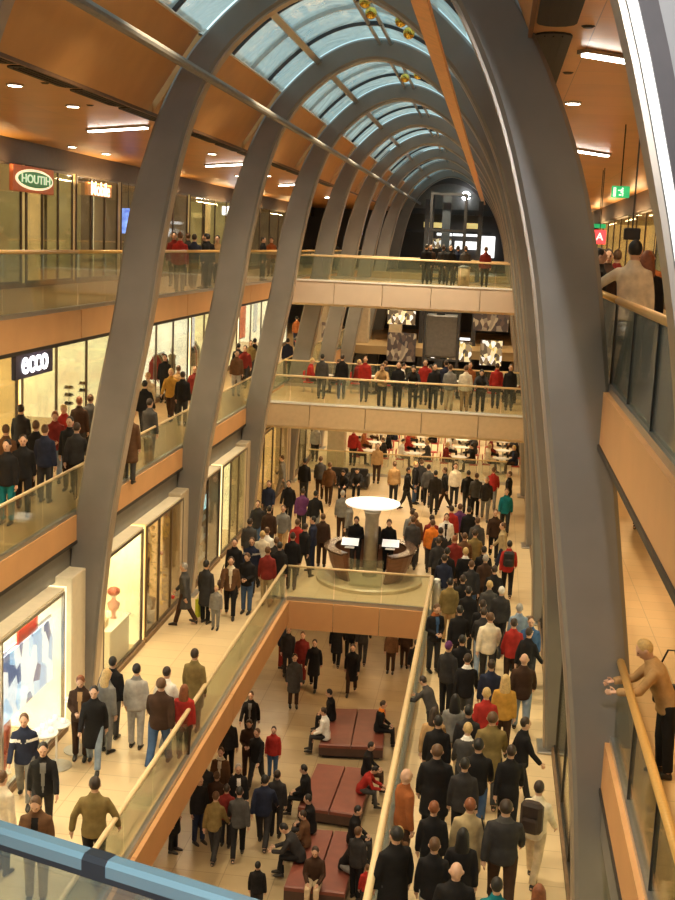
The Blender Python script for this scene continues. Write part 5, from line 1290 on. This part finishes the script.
P(525, 653, 0, A, 'walk', 'dark brown', 'pale jeans', 'blonde', bald=True, zone=zR, h=1.8, wide=1.1)
P(462, 635, 0, A, 'stand', 'black', 'charcoal', 'black', zone=zR)
P(450, 640, 0, R(150), 'stand', 'charcoal', 'black', hat='purple', zone=zR)
P(468, 653, 0, A, 'walk', 'black', 'dark grey', 'dark brown', collar='white', zone=zR, note='with a white hood')
P(492, 659, 0, A, 'stand', 'navy', 'charcoal', 'dark brown', zone=zR)
P(506, 674, 0, A, 'stand', 'mustard', 'dark brown', 'blonde', long=True, zone=zR)
P(487, 687, 0, A, 'walk', 'red', 'charcoal', 'blonde', zone=zR)
P(494, 709, 0, A, 'walk', 'olive', 'dark grey', 'brown', coat=True, zone=zR, h=1.8, wide=1.18)
P(457, 695, 0, A, 'stand', 'grey', 'beige', 'black', long=True, zone=zR)
P(474, 706, 0, A, 'stand', 'charcoal', 'charcoal', 'black', zone=zR)
P(466, 721, 0, A, 'walkb', 'dark grey', 'charcoal', 'blonde', collar='white', zone=zR, note='with a white collar')
P(435, 707, 0, A, 'walk', 'tan', 'tan', 'dark brown', long=True, zone=zR, h=1.68)
P(441, 715, 0, A, 'stand', 'black', 'black', 'black', zone=zR)
P(519, 716, 0, R(110), 'walk', 'black', 'charcoal', 'dark brown', front='grey', zone=zR)
P(508, 744, 0, A, 'walk', 'black', 'black', 'dark brown', zone=zR)
P(438, 744, 0, A, 'stand', 'black', 'black', 'brown', coat=True, zone=zR, h=1.8, wide=1.2)
P(465, 757, 0, A, 'stand', 'charcoal', 'black', 'black', zone=zR)
P(483, 738, 0, A, 'walk', 'black', 'blue jeans', 'black', zone=zR, h=1.82, wide=1.08)
P(540, 780, 0, A-R(20), 'walk', 'cream', 'beige', 'dark brown', zone=zR, note='with a big dark backpack', h=1.78)
P(464, 798, 0, A, 'stand', 'khaki', 'charcoal', 'red', zone=zR, wide=1.1, coat=True)
P(442, 800, 0, A, 'stand', 'black', 'charcoal', 'red', zone=zR, h=1.7)
P(506, 799, 0, A, 'walk', 'charcoal', 'dark brown', 'dark brown', zone=zR, h=1.85, wide=1.2, collar='dark grey')
P(434, 833, 0, A, 'stand', 'black', 'light grey', 'brown', zone=zR)
P(457, 830, 0, A, 'carry', 'black', 'black', 'black', long=True, zone=zR)
P(457, 862, 0, A, 'stand', 'black', 'charcoal', 'brown', bald=True, zone=zR, h=1.8, wide=1.15)
P(505, 878, 0, A, 'stand', 'teal', 'charcoal', 'black', zone=zR)
P(532, 882, 0, A, 'walk', 'beige', 'brown', 'red', long=True, zone=zR)
P(399, 767, 0, R(120), 'stand', 'rust', 'dark brown', 'brown', bald=True, coat=False, zone=zR, h=1.84, wide=1.05)
P(395, 826, 0, A+R(35), 'stand', 'black', 'dark grey', 'black', coat=True, zone=zR, h=1.82, wide=1.15)
# ---- basement below the opening
zO = 'on the basement floor'
P(293, 707, Z0, R(15), 'stand', 'dark grey', 'dark brown', 'dark brown', foot=True, coat=True, zone=zO)
P(313, 689, Z0, T, 'walk', 'black', 'black', 'dark brown', foot=True, coat=True, zone=zO)
P(301, 682, Z0, T, 'stand', 'dark red', 'dark red', 'brown', foot=True, zone=zO)
P(281, 668, Z0, RG, 'stand', 'navy', 'dark red', 'black', foot=True, zone=zO)
P(287, 676, Z0, T, 'stand', 'charcoal', 'charcoal', 'brown', foot=True, zone=zO)
P(336, 666, Z0, A, 'walk', 'black', 'black', 'black', foot=True, coat=True, zone=zO)
P(351, 694, Z0, T, 'walkb', 'black', 'dark brown', 'dark brown', foot=True, coat=True, zone=zO)
P(362, 664, Z0, A, 'walk', 'charcoal', 'charcoal', 'black', foot=True, zone=zO)
P(349, 660, Z0, T, 'stand', 'black', 'black', 'brown', foot=True, zone=zO)
P(390, 673, Z0, T, 'stand', 'brown', 'dark brown', 'brown', foot=True, h=1.6, zone=zO)
P(404, 668, Z0, A, 'stand', 'dark brown', 'dark brown', 'red', foot=True, h=1.65, zone=zO)
P(414, 690, Z0, A, 'stand', 'black', 'black', 'black', foot=True, zone=zO)
P(274, 726, Z0, T, 'stand', 'red', 'blue jeans', 'dark brown', h=1.5, zone=zO)
P(251, 691, Z0, T, 'walk', 'black', 'charcoal', 'brown', front='grey', zone=zO)
P(234, 716, Z0, R(30), 'stand', 'charcoal', 'black', 'black', zone=zO)
P(244, 719, Z0, T, 'look', 'dark brown', 'dark brown', 'dark brown', zone=zO)
P(257, 728, Z0, R(-20), 'walkb', 'black', 'charcoal', 'brown', zone=zO)
P(221, 747, Z0, T, 'stand', 'brown', 'dark brown', 'brown', collar='cream', front='cream', zone=zO, note='with a cream scarf')
P(237, 764, Z0, R(20), 'stand', 'black', 'charcoal', 'grey', front='white', zone=zO, note='open over a white shirt')
P(208, 762, Z0, R(30), 'stand', 'charcoal', 'charcoal', 'dark brown', zone=zO)
P(200, 775, Z0, R(50), 'stand', 'black', 'navy', 'black', zone=zO)
P(215, 768, Z0, A, 'stand', 'dark brown', 'black', 'brown', zone=zO, h=1.66)
P(227, 784, Z0, A, 'stand', 'dark red', 'charcoal', 'dark brown', zone=zO, h=1.6)
P(223, 790, Z0, A-R(10), 'walk', 'olive', 'charcoal', 'brown', zone=zO)
P(233, 787, Z0, A+R(10), 'walkb', 'dark grey', 'black', 'black', zone=zO, h=1.8)
P(267, 773, Z0, A, 'walk', 'navy', 'charcoal', 'black', zone=zO, h=1.84, wide=1.1)
P(276, 771, Z0, A, 'stand', 'charcoal', 'charcoal', 'dark brown', zone=zO)
P(173, 852, Z0, RG, 'stand', 'black', 'black', 'black', foot=True, coat=True, zone=zO)
P(258, 861, Z0, A, 'stand', 'black', 'charcoal', 'black', h=1.35, zone=zO, note='a child')
zs_ = Z0+.44
zS1, zS2, zS3 = 'on the bench under the bridge', 'on the middle bench', 'on the nearest bench'
sitter(333, 709, LF, zs_, jc='white', tc='charcoal', hair='dark brown', bn=0, zone=zS1)
sitter(345, 690, LF, zs_, jc='black', tc='black', hair='black', bn=0, zone=zS1)
sitter(371, 699, RG, zs_, jc='black', tc='black', hair='dark brown', collar='orange', front='orange', bn=0, zone=zS1, note='with an orange scarf')
sitter(313, 775, LF, zs_, jc='black', tc='black', hair='black', bn=1, zone=zS2)
sitter(357, 773, RG, zs_, yf=.4, pose='slump', jc='red', tc='dark grey', hair='black', bn=1, zone=zS2, h=1.55)
sitter(368, 763, RG, zs_, yf=.8, jc='black', tc='dark brown', hair='black', bn=1, zone=zS2)
sitter(298, 813, LF, zs_, yf=.92, jc='black', tc='charcoal', hair='black', bn=2, zone=zS3)
sitter(285, 828, LF, zs_, yf=.66, jc='brown', tc='dark brown', hair='dark brown', bn=2, zone=zS3, h=1.62)
sitter(287, 846, LF, zs_, yf=.40, pose='slump', jc='charcoal', tc='black', hair='black', bn=2, zone=zS3, h=1.8)
sitter(301, 849, T, zs_, jc='dark brown', tc='beige', hair='dark brown', bn=2, zone=zS3)
sitter(351, 818, RG, zs_, yf=.8, jc='black', tc='charcoal', hair='black', bn=2, zone=zS3)
sitter(343, 853, R(60), zs_, yf=.35, pose='slump', jc='black', tc='grey', hair='dark brown', bn=2, zone=zS3)
P(360, 829, Z0, R(150), 'stand', 'charcoal', 'black', 'brown', zone='beside the nearest bench')
P(366, 861, Z0, R(200), 'stand', 'red', 'charcoal', 'brown', h=1.15, zone='beside the nearest bench', note='a child')
P(383, 824, 0, A+R(40), 'stand', 'brown', 'blue jeans', 'blonde', h=1.5, zone=zR, note='at the cream rail')
# ---- middle gallery left
zG = 'outside the shoe shop'
for d in [(7, 439, T, 'stand', 'black', 'teal', 'black'), (23, 434, R(20), 'walk', 'black', 'black', 'dark brown'), (21, 404, A, 'stand', 'charcoal', 'black', 'dark brown'), (36, 420, A, 'stand', 'black', 'dark brown', 'brown'), (55, 411, R(20), 'look', 'dark red', 'pale jeans', 'red'),
          (70, 416, T, 'stand', 'black', 'dark brown', 'black'), (80, 396, A, 'stand', 'dark brown', 'charcoal', 'red'), (90, 394, A, 'stand', 'dark grey', 'charcoal', 'brown'), (77, 422, A, 'walk', 'charcoal', 'black', 'dark brown'), (6, 424, A, 'stand', 'brown', 'dark brown', 'brown'), (45, 424, A, 'stand', 'navy', 'charcoal', 'brown'), (63, 404, T, 'look', 'red', 'charcoal', 'blonde')]:
    P(*d[:2], Z2, *d[2:], zone=zG)
zH = 'on the middle gallery by the second shop'
P(130, 409, Z2, A, 'stand', 'brown', 'dark grey', 'red', coat=True, zone=zH, h=1.8)
for d in [(145, 380, A, 'walk', 'black', 'charcoal', 'black'), (150, 398, A-R(20), 'stand', 'dark grey', 'dark brown', 'dark brown'), (165, 354, T, 'stand', 'black', 'black', 'black'), (171, 368, T, 'walk', 'mustard', 'dark brown', 'blonde'), (195, 365, T, 'stand', 'dark red', 'dark brown', 'brown'),
          (179, 365, A, 'walk', 'tan', 'charcoal', 'brown'), (183, 371, A, 'stand', 'black', 'charcoal', 'dark brown'), (148, 372, T, 'stand', 'beige', 'charcoal', 'blonde')]:
    P(*d[:2], Z2, *d[2:], zone=zH)
zI = 'on the far middle gallery'
for d in [(237, 350, R(20), 'stand', 'brown', 'light grey', 'dark brown'), (239, 343, A, 'stand', 'black', 'charcoal', 'black'), (251, 340, T, 'walk', 'olive', 'charcoal', 'brown'), (255, 338, A, 'stand', 'black', 'black', 'black'), (263, 341, T, 'stand', 'light grey', 'black', 'red'), (245, 345, T, 'walk', 'dark red', 'charcoal', 'dark brown')]:
    P(*d[:2], Z2, *d[2:], zone=zI)
P(297, 316, Z2, A, 'stand', 'rust', 'navy', 'black', zone=zI); P(330, 318, Z2, A, 'stand', 'navy', 'beige', 'red', zone=zI); P(288, 338, Z2, A, 'stand', 'navy', 'navy', 'black', zone=zI)
# ---- top gallery left
zT = 'on the left top gallery'
for d in [(174, 231, T, 'stand', 'dark red', 'dark brown', 'black'), (188, 237, A, 'stand', 'charcoal', 'charcoal', 'brown'), (203, 237, LF, 'stand', 'black', 'black', 'black'), (216, 233, T, 'walk', 'tan', 'charcoal', 'black'), (196, 240, A, 'walk', 'navy', 'charcoal', 'dark brown'), (209, 235, A, 'stand', 'black', 'dark grey', 'black'),
          (263, 241, RG, 'stand', 'black', 'charcoal', 'black'), (271, 229, T, 'stand', 'rust', 'brown', 'dark brown'), (281, 234, A, 'walk', 'black', 'grey', 'black'), (291, 232, T, 'stand', 'navy', 'charcoal', 'dark brown'), (317, 237, A, 'walk', 'black', 'charcoal', 'black'), (327, 237, T, 'stand', 'dark brown', 'black', 'brown'), (335, 241, A, 'stand', 'charcoal', 'black', 'dark brown'), (180, 239, A, 'stand', 'red', 'charcoal', 'brown')]:
    q = at_x(d[0], 255, -9.25-1.6*((d[0]*7 % 10)/10)); person(q.x, q.y, Z3, *d[2:], zone=zT)
q = at_x(230, 255, -9.3); person(q.x, q.y, Z3, T, 'stand', 'cream', 'grey', 'blonde', h=1.3, zone=zT, note='a child')
# ---- bridges
zU = 'on the upper bridge'
for d in [(427, 247, A, 'stand', 'black', 'black', 'black'), (440, 248, A, 'stand', 'charcoal', 'black', 'dark brown'), (451, 248, T, 'stand', 'black', 'charcoal', 'black'), (466, 248, A, 'stand', 'dark grey', 'black', 'brown'), (486, 252, A, 'stand', 'dark red', 'black', 'brown'), (458, 249, A, 'stand', 'navy', 'charcoal', 'black'), (434, 249, T, 'stand', 'dark brown', 'black', 'black')]:
    q = at_y(d[0], d[1], YBR1+4.8+.5*((d[0] % 3)-1)); person(q.x, q.y, Z3, d[2], d[3], d[4], d[5], d[6], h=1.74, zone=zU)
zV = 'at the front rail of the middle bridge'
for u, j, t_, hc, ps, rz in [(383, 'tan', 'black', 'brown', 'lean', T), (398, 'black', 'black', 'black', 'stand', T), (413, 'black', 'charcoal', 'dark brown', 'lean', T), (438, 'black', 'black', 'black', 'stand', R(20)), (450, 'grey', 'beige', 'brown', 'stand', A), (462, 'cream', 'tan', 'brown', 'stand', A), (481, 'charcoal', 'black', 'black', 'lean', T)]:
    q = at_y(u, 380, YBR2+.75); person(q.x, q.y, Z2, rz, ps, j, t_, hc, h=1.74, zone=zV)
zW = 'at a bridge cafe table'
rc = random.Random(11)
cols = ['red', 'black', 'dark red', 'charcoal', 'white', 'red', 'black', 'dark grey', 'navy', 'rust', 'black', 'red']
for j, (x, y) in enumerate(btabs):
    for s in (-1, 1):
        if rc.random() < .88: person(x+s*.64, y+.02, Z2+.04, R(-90*s), 'sit', cols[(j*2+(s > 0)) % 12], 'charcoal', rc.choice(['black', 'brown', 'dark brown', 'blonde']), h=1.7, zone=zW)
for u, j, rz in [(322, 'dark grey', A), (342, 'black', A), (365, 'red', T), (425, 'red', T), (446, 'navy', A), (470, 'rust', T), (500, 'red', A), (508, 'black', T)]:
    q = at_y(u, 370, YBR2+2.3+.3*rc.random()); person(q.x, q.y, Z2, rz, 'stand', j, 'charcoal', rc.choice(['black', 'brown', 'dark brown']), h=1.72, zone='standing on the middle bridge')
# ---- restaurant on the ground floor, far back
zX = 'seated in the crowded restaurant'
cc = ['red', 'black', 'white', 'charcoal', 'dark red', 'dark grey', 'cream', 'black', 'rust', 'navy']
for j, (x, y) in enumerate(tabs):
    for s in (-1, 1):
        if rc.random() < .9: person(x+s*.66, y+.05, .04, R(-90*s), 'sit', cc[(j*2+(s > 0)*3) % 10], rc.choice(['charcoal', 'black', 'dark brown']), rc.choice(['black', 'brown', 'dark brown', 'blonde', 'grey']), h=1.7, zone=zX)
zY = 'behind the restaurant tables'
for j in range(26):
    x = -6.6+j*.31+rc.uniform(-.1, .1); y = 66.5+rc.uniform(-1.2, 1.6)
    person(x, y, 0, rc.uniform(0, 6.28), rc.choice(['stand', 'walk', 'look']), rc.choice(['black', 'charcoal', 'dark brown', 'red', 'navy', 'dark grey', 'tan']), rc.choice(['charcoal', 'black', 'dark brown']), rc.choice(['black', 'brown', 'dark brown']), h=rc.uniform(1.62, 1.82), zone=zY)
# ---- right galleries
zQ = 'on the right top gallery'
person(1.70, 15.6, Z3, A-R(8), 'reach', 'cream', 'black', 'black', h=1.82, zone=zQ, note='one hand on the wooden rail', wide=1.0)
q = at_y(647, 262, 16.6); person(q.x, q.y, Z3, A, 'stand', 'black', 'black', 'red', long=True, h=1.70, zone=zQ)
for u, j, rz, hc, y in [(600, 'black', RG, 'black', 19), (608, 'dark brown', T, 'dark brown', 21), (617, 'dark red', A, 'brown', 23), (637, 'charcoal', T, 'black', 19.5), (604, 'navy', A, 'black', 25), (650, 'rust', T, 'brown', 22)]:
    q = at_y(u, 260, y); person(q.x, q.y, Z3, rz, 'stand', j, 'black', hc, h=1.72, zone=zQ)
zZ = 'on the right middle gallery'
P(640, 638, Z2, LF, 'lean', 'tan', 'black', 'blonde', h=1.70, zone=zZ, note='leaning on the wooden rail')
P(637, 528, Z2, R(150), 'walk', 'black', 'dark brown', 'dark brown', foot=True, zone=zZ); P(647, 533, Z2, R(170), 'stand', 'dark brown', 'black', 'black', foot=True, zone=zZ)
P(622, 486, Z2, A, 'walk', 'dark red', 'dark brown', 'black', foot=True, zone=zZ)

# ---- keep the standing figures from walking into each other: nudge the hidden (far) ones apart
PILL = [(o.location.x, o.location.y, .95) for o in bpy.data.objects if o.parent is None and (o.name.startswith('pillar') and 'clad' not in o.name) and o.location.z < 1]+[(L.x, L.y, 1.9)]+[(XC+s_*5.1, y, .75) for y in RIBS[1:] for s_ in (-1, 1)]
def relax():
    st = [a for a in ALL if a['pose'] not in ('sit', 'slump')]
    for it in range(120):
        moved = False
        for i in range(len(st)):
            for j in range(i+1, len(st)):
                a, b = st[i]['o'], st[j]['o']
                if abs(a.location.z-b.location.z) > .3: continue
                d = b.location-a.location; L_ = math.hypot(d.x, d.y); mn = .58
                if L_ < mn:
                    if L_ < 1e-4: d = Vector((.1, .05, 0)); L_ = d.length
                    k = (mn-L_)/L_*.5
                    a.location.x -= d.x*k*.6; a.location.y -= d.y*k; b.location.x += d.x*k*.6; b.location.y += d.y*k; moved = True
        for a in st:                                          # keep clear of the desk, rails and pillars
            o = a['o']
            if abs(o.location.z) < .3:
                d = o.location-K; d.z = 0; r_ = d.length
                if a['zone'] == 'inside the round desk':
                    if r_ > .72: d *= .72/r_
                    if d.length < .55: d = d.normalized()*.55
                    o.location = K+d+Vector((0, 0, .14))
                elif r_ < 2.0: o.location.x, o.location.y = (K+d*(2.0/r_)).xy
                for px, py, pr in PILL:
                    e = Vector((o.location.x-px, o.location.y-py)); 
                    if e.length < pr: e = e.normalized()*pr; o.location.x, o.location.y = px+e.x, py+e.y
                if o.location.y < 34 and o.location.x > -3: o.location.x = max(o.location.x, XVR+.42); o.location.x = min(o.location.x, 1.62)
        if not moved and it > 3: break
    for a in ALL: a['p'] = a['o'].location.copy()
relax()

# ---- labels: what sets each one apart
ADJ = {'blue jeans': 'blue jeans', 'pale jeans': 'pale blue jeans'}
def trs(c): return ADJ[c] if c in ADJ else c+' trousers'
def jk(c): return 'pale blue' if c == 'pale jeans' else c
def hairw(a):
    if a['hat']: return a['hat']+' knitted hat'
    if a['bald']: return 'bald head'
    return ('long ' if a['long'] else 'short ')+a['hair']+' hair'
def face(a):
    if a['pose'] in ('sit', 'slump'): return 'sitting' if a['pose'] == 'sit' else 'sitting bent forward'
    if a['pose'] in ('lean', 'reach'): return 'leaning'
    v = 'walking' if a['pose'] in ('walk', 'walkb', 'wide') else 'standing'
    f = (math.degrees(a['rz'])+360) % 360
    if 135 < f < 225: return v+(' away' if v == 'walking' else ' with back turned')
    if f < 45 or f > 315: return v+' face on'
    return v+' side on'
def garment(a): return 'coat' if a['coat'] else 'jacket'
def clip(s, n=16): return len(s.split()) <= n
def cands(a):
    j, g, z = jk(a['jc']), garment(a), a['zone']
    base = '%s in %s %s' % ('child' if a['note'] == 'a child' else 'person', j, g)
    if a['note'] and a['note'] != 'a child': yield '%s %s, %s' % (base, a['note'], z)
    yield '%s and %s, %s' % (base, trs(a['tc']), z)
    yield '%s, %s, %s' % (base, hairw(a), z)
    yield '%s, %s, %s' % (base, face(a), z)
    yield '%s and %s, %s, %s' % (base, trs(a['tc']), hairw(a), z)
    yield '%s and %s, %s, %s' % (base, trs(a['tc']), face(a), z)
    if a['note'] and a['note'] != 'a child': yield '%s %s and %s, %s' % (base, a['note'], trs(a['tc']), z)
    near = sorted((b for b in ALL if b is not a and b['zone'] == z), key=lambda b: (b['p']-a['p']).length)
    for b in near[:6]:
        if b['jc'] != a['jc']: yield '%s, %s, next to %s %s %s' % (base, hairw(a), jk(b['jc']), garment(b), z)
from collections import Counter
table = [list(dict.fromkeys(q for q in cands(a) if clip(q))) for a in ALL]
count = Counter(q for t_ in table for q in set(t_))
left = []
used = set()
for a, t_ in zip(ALL, table):
    ok = next((q for q in t_ if count[q] == 1 and q not in used), None)
    if ok: a['o']['label'] = ok; used.add(ok)
    else: left.append((a, t_))
bykey = {}
for a, t_ in left: bykey.setdefault((a['zone'], a['jc'], a['tc']), []).append(a)
words = ['nearest', 'second nearest', 'third nearest', 'fourth nearest', 'fifth nearest', 'sixth nearest', 'seventh nearest', 'eighth nearest', 'ninth nearest', 'tenth nearest', 'eleventh nearest', 'twelfth nearest']
for k, L_ in bykey.items():
    same = [b for b in ALL if b['zone'] == k[0] and b['jc'] == k[1] and b['tc'] == k[2]]
    same.sort(key=lambda b: b['p'].y)
    for b in same:
        if b in L_:
            i = same.index(b)
            b['o']['label'] = ('%s person in %s and %s, %s' % (words[min(i, 11)], jk(b['jc']), trs(b['tc']), k[0])) if len(same) > 1 else 'person in %s and %s, %s' % (jk(b['jc']), trs(b['tc']), k[0])
for a in ALL: a['o']['group'] = 'people '+a['zone'].replace('standing ', '').replace('seated ', '')

# ---- things they carry
def near_person(u, v, zone):
    return min((a for a in ALL if a['zone'] == zone), key=lambda a: (Vector(((a['p']-EYE).dot(CR)/(a['p']-EYE).dot(FWD)*F_PX+337.5-u, 450-(a['p']-EYE).dot(CU)/(a['p']-EYE).dot(FWD)*F_PX-v))).length)
def hand(a, n):
    J = POSE[a['pose']]['J']; w = J['wri'+n]+J['hdir'+n]*.10+Vector((0, 0, J['dz'])); return a['o'].location+Matrix.Rotation(a['rz'], 3, 'Z') @ Vector((w.x*a['o'].scale.x, w.y*a['o'].scale.y, w.z*a['o'].scale.z))
def shopbag(a, n, col, lab, w=.30, h=.36):
    p = hand(a, n); m_ = mat('bag_'+col[0], col[1], .45); b = Vector((p.x, p.y, p.z-h-.12))
    t = thing('shopping_bag', lab, 'bag', b)
    dx = Vector((math.sin(a['rz']), -math.cos(a['rz']), 0)); dy = Vector((dx.y, -dx.x, 0))
    c = [b+dx*w/2+dy*.05, b+dx*w/2-dy*.05, b-dx*w/2-dy*.05, b-dx*w/2+dy*.05]
    MB().loft([[b+(q-b)*.92 for q in c], c, [q+Vector((0, 0, h)) for q in c]]).build('bag_body', m_, t)
    for s in (-1, 1): MB().tube([b+dy*s*.045+dx*.08+Vector((0, 0, h)), b+dy*s*.03+dx*.05+Vector((0, 0, h+.1)), b+dy*s*.03-dx*.05+Vector((0, 0, h+.1)), b+dy*s*.045-dx*.08+Vector((0, 0, h))], .007, 6).build('handle', m_, t)
def backpack(a, col, lab, sc=1.0):
    m_ = mat('pack_'+col[0], col[1], .6, var=.25); f = Matrix.Rotation(a['rz'], 3, 'Z')
    b = a['o'].location+f @ Vector((0, .235, 0))+Vector((0, 0, 1.0)); t = thing('backpack', lab, 'backpack', b)
    def blk(x0, x1, y0, y1, z0, z1, nm):
        mb = MB().box((x0, y0, z0), (x1, y1, z1), bev=.05); mb.v = [b+f @ Vector((v.x*sc, v.y, v.z*sc)) for v in mb.v]; mb.build(nm, m_, t)
    blk(-.16, .16, -.07, .12, 0, .46, 'main_pouch'); blk(-.12, .12, .11, .17, .04, .26, 'front_pocket')
    for s in (-1, 1):
        mb = MB().tube([(s*.1, -.06, .05), (s*.13, -.1, .22), (s*.11, -.12, .40), (s*.09, -.06, .45)], .018, 6); mb.v = [b+f @ v for v in mb.v]; mb.build('strap', m_, t)
def handbag(a, n, col, lab):
    f = Matrix.Rotation(a['rz'], 3, 'Z'); s = 1 if n == 'L' else -1; m_ = mat('bag_'+col[0], col[1], .5)
    b = a['o'].location+f @ Vector((s*.31, .02, 0))+Vector((0, 0, .78)); t = thing('shoulder_bag', lab, 'bag', b)
    mb = MB().box((-.05, -.15, 0), (.05, .15, .24), bev=.03); mb.v = [b+f @ v for v in mb.v]; mb.build('bag_body', m_, t)
    mb = MB().tube([(0, -.12, .22), (-s*.06, -.1, .5), (-s*.12, -.04, .70), (-s*.12, .04, .70), (-s*.06, .1, .5), (0, .12, .22)], .012, 6); mb.v = [b+f @ v for v in mb.v]; mb.build('strap', m_, t)
BLK = ('black', (.015, .014, .015)); 
shopbag(near_person(162, 757, zL), 'L' if False else 'R', ('red', (.70, .03, .03)), 'bright red shopping bag held by the person in brown and blue jeans')
shopbag(near_person(206, 620, 'by the golden shop window'), 'L', ('yellow_green', (.62, .68, .04)), 'yellow green bag held by the dark coated person at the golden window', .34, .5)
backpack(near_person(540, 860, zR), ('dark_brown', (.035, .02, .014)), 'big dark brown backpack on the person in the cream jacket', 1.15)
backpack(near_person(510, 610, zC), BLK, 'black backpack on the person in the red jacket by the desk crowd')
handbag(near_person(457, 900, zR), 'R', BLK, 'black shoulder bag at the side of the woman with long black hair')
handbag(near_person(511, 690, zR), 'L', BLK, 'black shoulder bag beside the red jacket on the right walkway')
handbag(near_person(107, 735, zL), 'L', ('grey', (.2, .2, .2)), 'grey shoulder bag of the blonde person in grey on the left promenade')
handbag(near_person(232, 620, zL), 'R', ('brown', (.1, .05, .03)), 'brown shoulder bag of the person with the cream scarf')
handbag(near_person(640, 750, zZ), 'R', BLK, 'black handbag of the blonde woman leaning on the rail')
